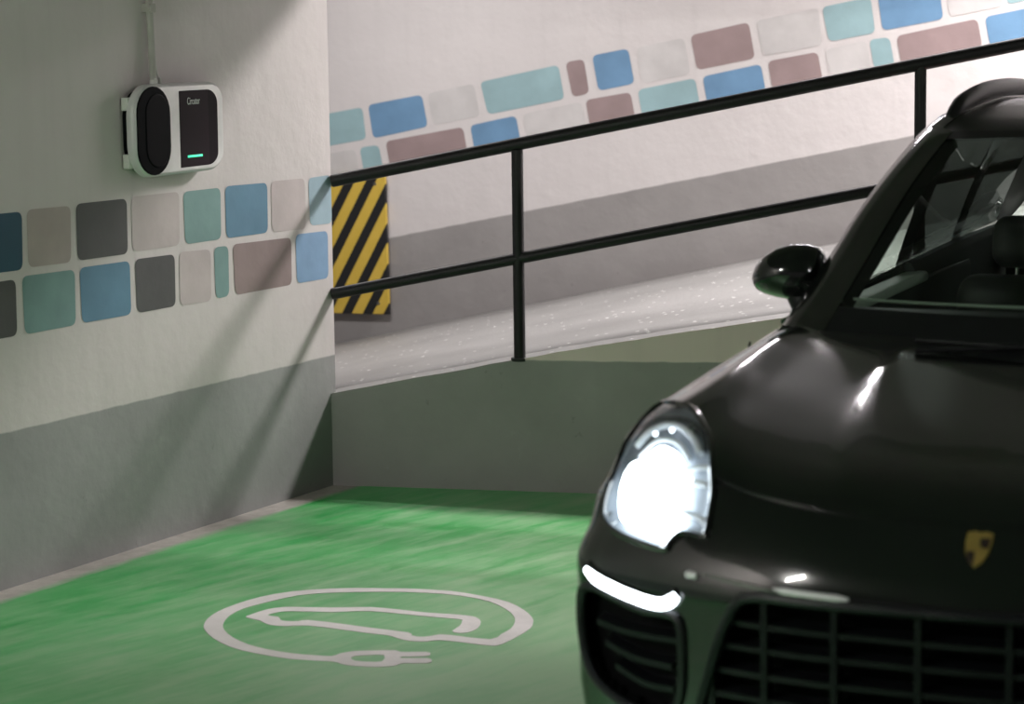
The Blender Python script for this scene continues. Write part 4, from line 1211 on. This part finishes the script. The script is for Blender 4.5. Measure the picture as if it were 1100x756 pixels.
def seat(x, y):
    bm = bmesh.new()
    add_box(bm, (x, y-.25, .45), (x+.52, y+.25, .60), .06, 4)
    s_ = bm_obj('seat', bm, m_seat, car)
    bm = bmesh.new()
    mt = Matrix.Translation((x+.50, y, .56)) @ Matrix.Rotation(R(14), 4, 'Y')
    add_box(bm, (-.07, -.235, 0), (.07, .235, .52), .065, 4, mt)
    bm_obj('backrest', bm, m_seat, s_)
    bm = bmesh.new(); add_box(bm, (-.05, -.14, .54), (.05, .14, .70), .05, 4, mt); bm_obj('headrest', bm, m_seat, s_)
    for d_ in (-.06, .06):
        bm = bmesh.new(); add_tube(bm, [mt @ Vector((0, d_, .46)), mt @ Vector((0, d_, .58))], .006, 8)
        bm_obj('headrest_post', bm, m_chrome, s_)
for x, y in ((2.05, .37), (2.05, -.37), (3.12, .37), (3.12, -.37)): seat(x, y)
bm = bmesh.new()
sc_ = Vector((2.02, -.37, .93)); nn = Vector((-.9, 0, .42)).normalized(); ux_ = Vector((0, 1, 0)); uy_ = nn.cross(ux_)
add_tube(bm, [sc_+ux_*.185*math.cos(2*math.pi*k/32)+uy_*.185*math.sin(2*math.pi*k/32) for k in range(32)], .014, 10, closed=True)
for a in (R(0), R(180), R(270)): add_tube(bm, [sc_+nn*.0, sc_+ux_*.18*math.cos(a)+uy_*.18*math.sin(a)], .014, 8)
bmesh.ops.create_uvsphere(bm, u_segments=16, v_segments=8, radius=.055, matrix=Matrix.Translation(sc_))
bm_obj('steering_wheel', bm, m_int, car)
bm = bmesh.new(); add_box(bm, (2.04, -.12, 1.34), (2.07, .12, 1.40), .012, 3); add_tube(bm, [(2.05, 0, 1.39), (2.07, 0, 1.475)], .008, 8)
bm_obj('inside_mirror', bm, m_int, car)
# cabin floor and rear bulkhead
bm = bmesh.new(); add_box(bm, (1.55, -.75, .28), (4.2, .75, .33), .01); add_box(bm, (3.9, -.72, .33), (3.96, .72, 1.03), .02); bm_obj('cabin_floor', bm, m_int, car)
# wipers lying at the foot of the windscreen
for y0, y1 in ((.40, -.16), (-.20, -.70)):
    bm = bmesh.new()
    P = []
    for i in range(13):
        y = y0+(y1-y0)*i/12; t = abs(y)/.80
        xx = 1.27+.20*t**2.3
        h = 1.046 + .008*t; P.append((xx-.03, y, h))
    add_tube(bm, P, .006, 8)
    add_tube(bm, [(P[6][0]-.05, P[0][1]-.02, 1.035), (P[6][0]-.01, P[6][1], P[6][2]+.002)], .007, 8)
    bm_obj('wiper', bm, m_trim, car)
# cowl grille filling the gap between bonnet and glass
bm = bmesh.new(); prev = None
for i in range(33):
    y = -.80+1.6*i/32; t = abs(y)/.80
    x_ = 1.27+.20*t**2.3
    ring = [bm.verts.new(p) for p in ((x_-.10, y, 1.018), (x_-.05, y, 1.035+.004*t), (x_+.05, y, 1.055), (x_+.10, y, 1.0))]
    if prev:
        for k in range(3): bm.faces.new((prev[k], prev[k+1], ring[k+1], ring[k]))
    prev = ring
bm_obj('cowl_panel', bm, m_trim, car, sharp=0)
# real light thrown by the left-hand lamp units onto the bay floor
li = bpy.data.lights.new('headlight_glow', 'SPOT'); li.energy = 65; li.spot_size = R(150); li.spot_blend = .6; li.shadow_soft_size = .05; li.color = (.86, .94, 1)
lo = bpy.data.objects.new('headlight_glow', li); COL.objects.link(lo); lo.parent = car; lo.location = (.05, .76, .80); lo.rotation_euler = (0, R(-72)+0, 0)
lo.rotation_euler = Vector((-1, .9, -.60)).to_track_quat('-Z', 'Y').to_euler()
# ------------------------------------------------------------------ light
w = bpy.data.worlds.new('world'); SC.world = w; w.use_nodes = True
w.node_tree.nodes['Background'].inputs[0].default_value = (.97, .94, .90, 1); w.node_tree.nodes['Background'].inputs[1].default_value = .11
m_fix = pmat('lamp_housing', (.7, .7, .7), .4, noise=.03)
def ceiling_lamp(name, label, loc, rz, col, power, length=1.2, width=.045, pitch_=0., estr=0, tilt=0., group=None, hang=0):
    t = thing(name, label, 'lamp', loc, rz, group)
    t.rotation_euler = (tilt, pitch_, rz)
    bm = bmesh.new(); add_box(bm, (-length/2-.03, -.045-width/2, .022), (length/2+.03, .045+width/2, .07), .006); bm_obj('lamp_body', bm, m_fix, t)
    mt = pmat('tube_'+name, (.9, .9, .9), .4, emit=col, estr=estr or 6, noise=.01)
    bm = bmesh.new(); add_tube(bm, [(-length/2, 0, 0), (length/2, 0, 0)], .013, 10); bm_obj('tube', bm, mt, t)
    if hang:
        up_ = t.rotation_euler.to_matrix().inverted() @ Vector((0, 0, 1))
        for x in (-length/2+.1, length/2-.1):
            bm = bmesh.new(); p0 = Vector((x, 0, .05)); add_tube(bm, [p0, p0+up_*hang], .006, 8); bm_obj('hanger_rod', bm, m_fix, t)
    if power:
        li = bpy.data.lights.new('tube_light', 'AREA'); li.shape = 'RECTANGLE'; li.size = length; li.size_y = width; li.energy = power; li.color = col
        lo = bpy.data.objects.new('tube_light', li); COL.objects.link(lo); lo.parent = t; lo.location = (0, 0, -.018)
    return t
ra = math.atan2(-.28, .96)
ceiling_lamp('ramp_lamp', 'fluorescent tube lamp under the ramp slab, right of the parking bay', (3.2, 11.6, 3.6), ra, (1, .945, .94), 400, width=.5, pitch_=-.18, tilt=R(-25), hang=.55)
ceiling_lamp('ramp_lamp', 'added fill tube lamp under the ramp slab, behind the left wall', (-1.1, 12.0, 2.72), ra, (1, .95, .94), 50, width=.12, pitch_=-.18, tilt=R(15), hang=.6)  # unseen lamp added to brighten the left part of the far wall
ceiling_lamp('ramp_lamp', 'small tube lamp hung low over the ramp behind the car', (1.58, 11.38, 2.52), ra, (1, .93, .97), 14, length=1.3, width=.04, tilt=R(-30), hang=1.3)
ceiling_lamp('bay_fill_lamp', 'added fill tube lamp on the ceiling near the left wall', (-3.3, 3.0, 2.886), R(10), (1, .98, .94), 0, estr=850)  # unseen fill lamp, added to light the ramp wall and graze the left wall
ceiling_lamp('bay_fill_lamp', 'added fill tube lamp on the ceiling over the aisle, to the right of the car', (5.5, 2.5, 2.886), R(10), (1, .98, .94), 0, estr=650)  # unseen fill lamp, added for general light in the bay
# ------------------------------------------------------------------ camera
H = 1.92; FPX = 2780.; roll = .0136; pitch = math.atan(386/FPX)
cam = bpy.data.cameras.new('camera'); co = bpy.data.objects.new('camera', cam); COL.objects.link(co)
cam.sensor_width = 36; cam.lens = FPX/1100*36; cam.clip_start = .05
fw = Vector((0, math.cos(pitch), -math.sin(pitch))); up = Vector((0, math.sin(pitch), math.cos(pitch))); rt = Vector((1, 0, 0))
# image down axis leans right by roll
dn = -up; X = rt*math.cos(roll) - up*math.sin(roll); Y = rt*math.sin(roll) + up*math.cos(roll)
co.matrix_world = Matrix(((X.x, Y.x, -fw.x, 0), (X.y, Y.y, -fw.y, 0), (X.z, Y.z, -fw.z, H), (0, 0, 0, 1)))
cam.dof.use_dof = True; cam.dof.focus_distance = 9.3; cam.dof.aperture_fstop = 3.4
SC.camera = co
SC.view_settings.view_transform = 'Standard'; SC.view_settings.look = 'None'; SC.view_settings.exposure = 0; SC.view_settings.gamma = 1
SC.view_settings.use_curve_mapping = False
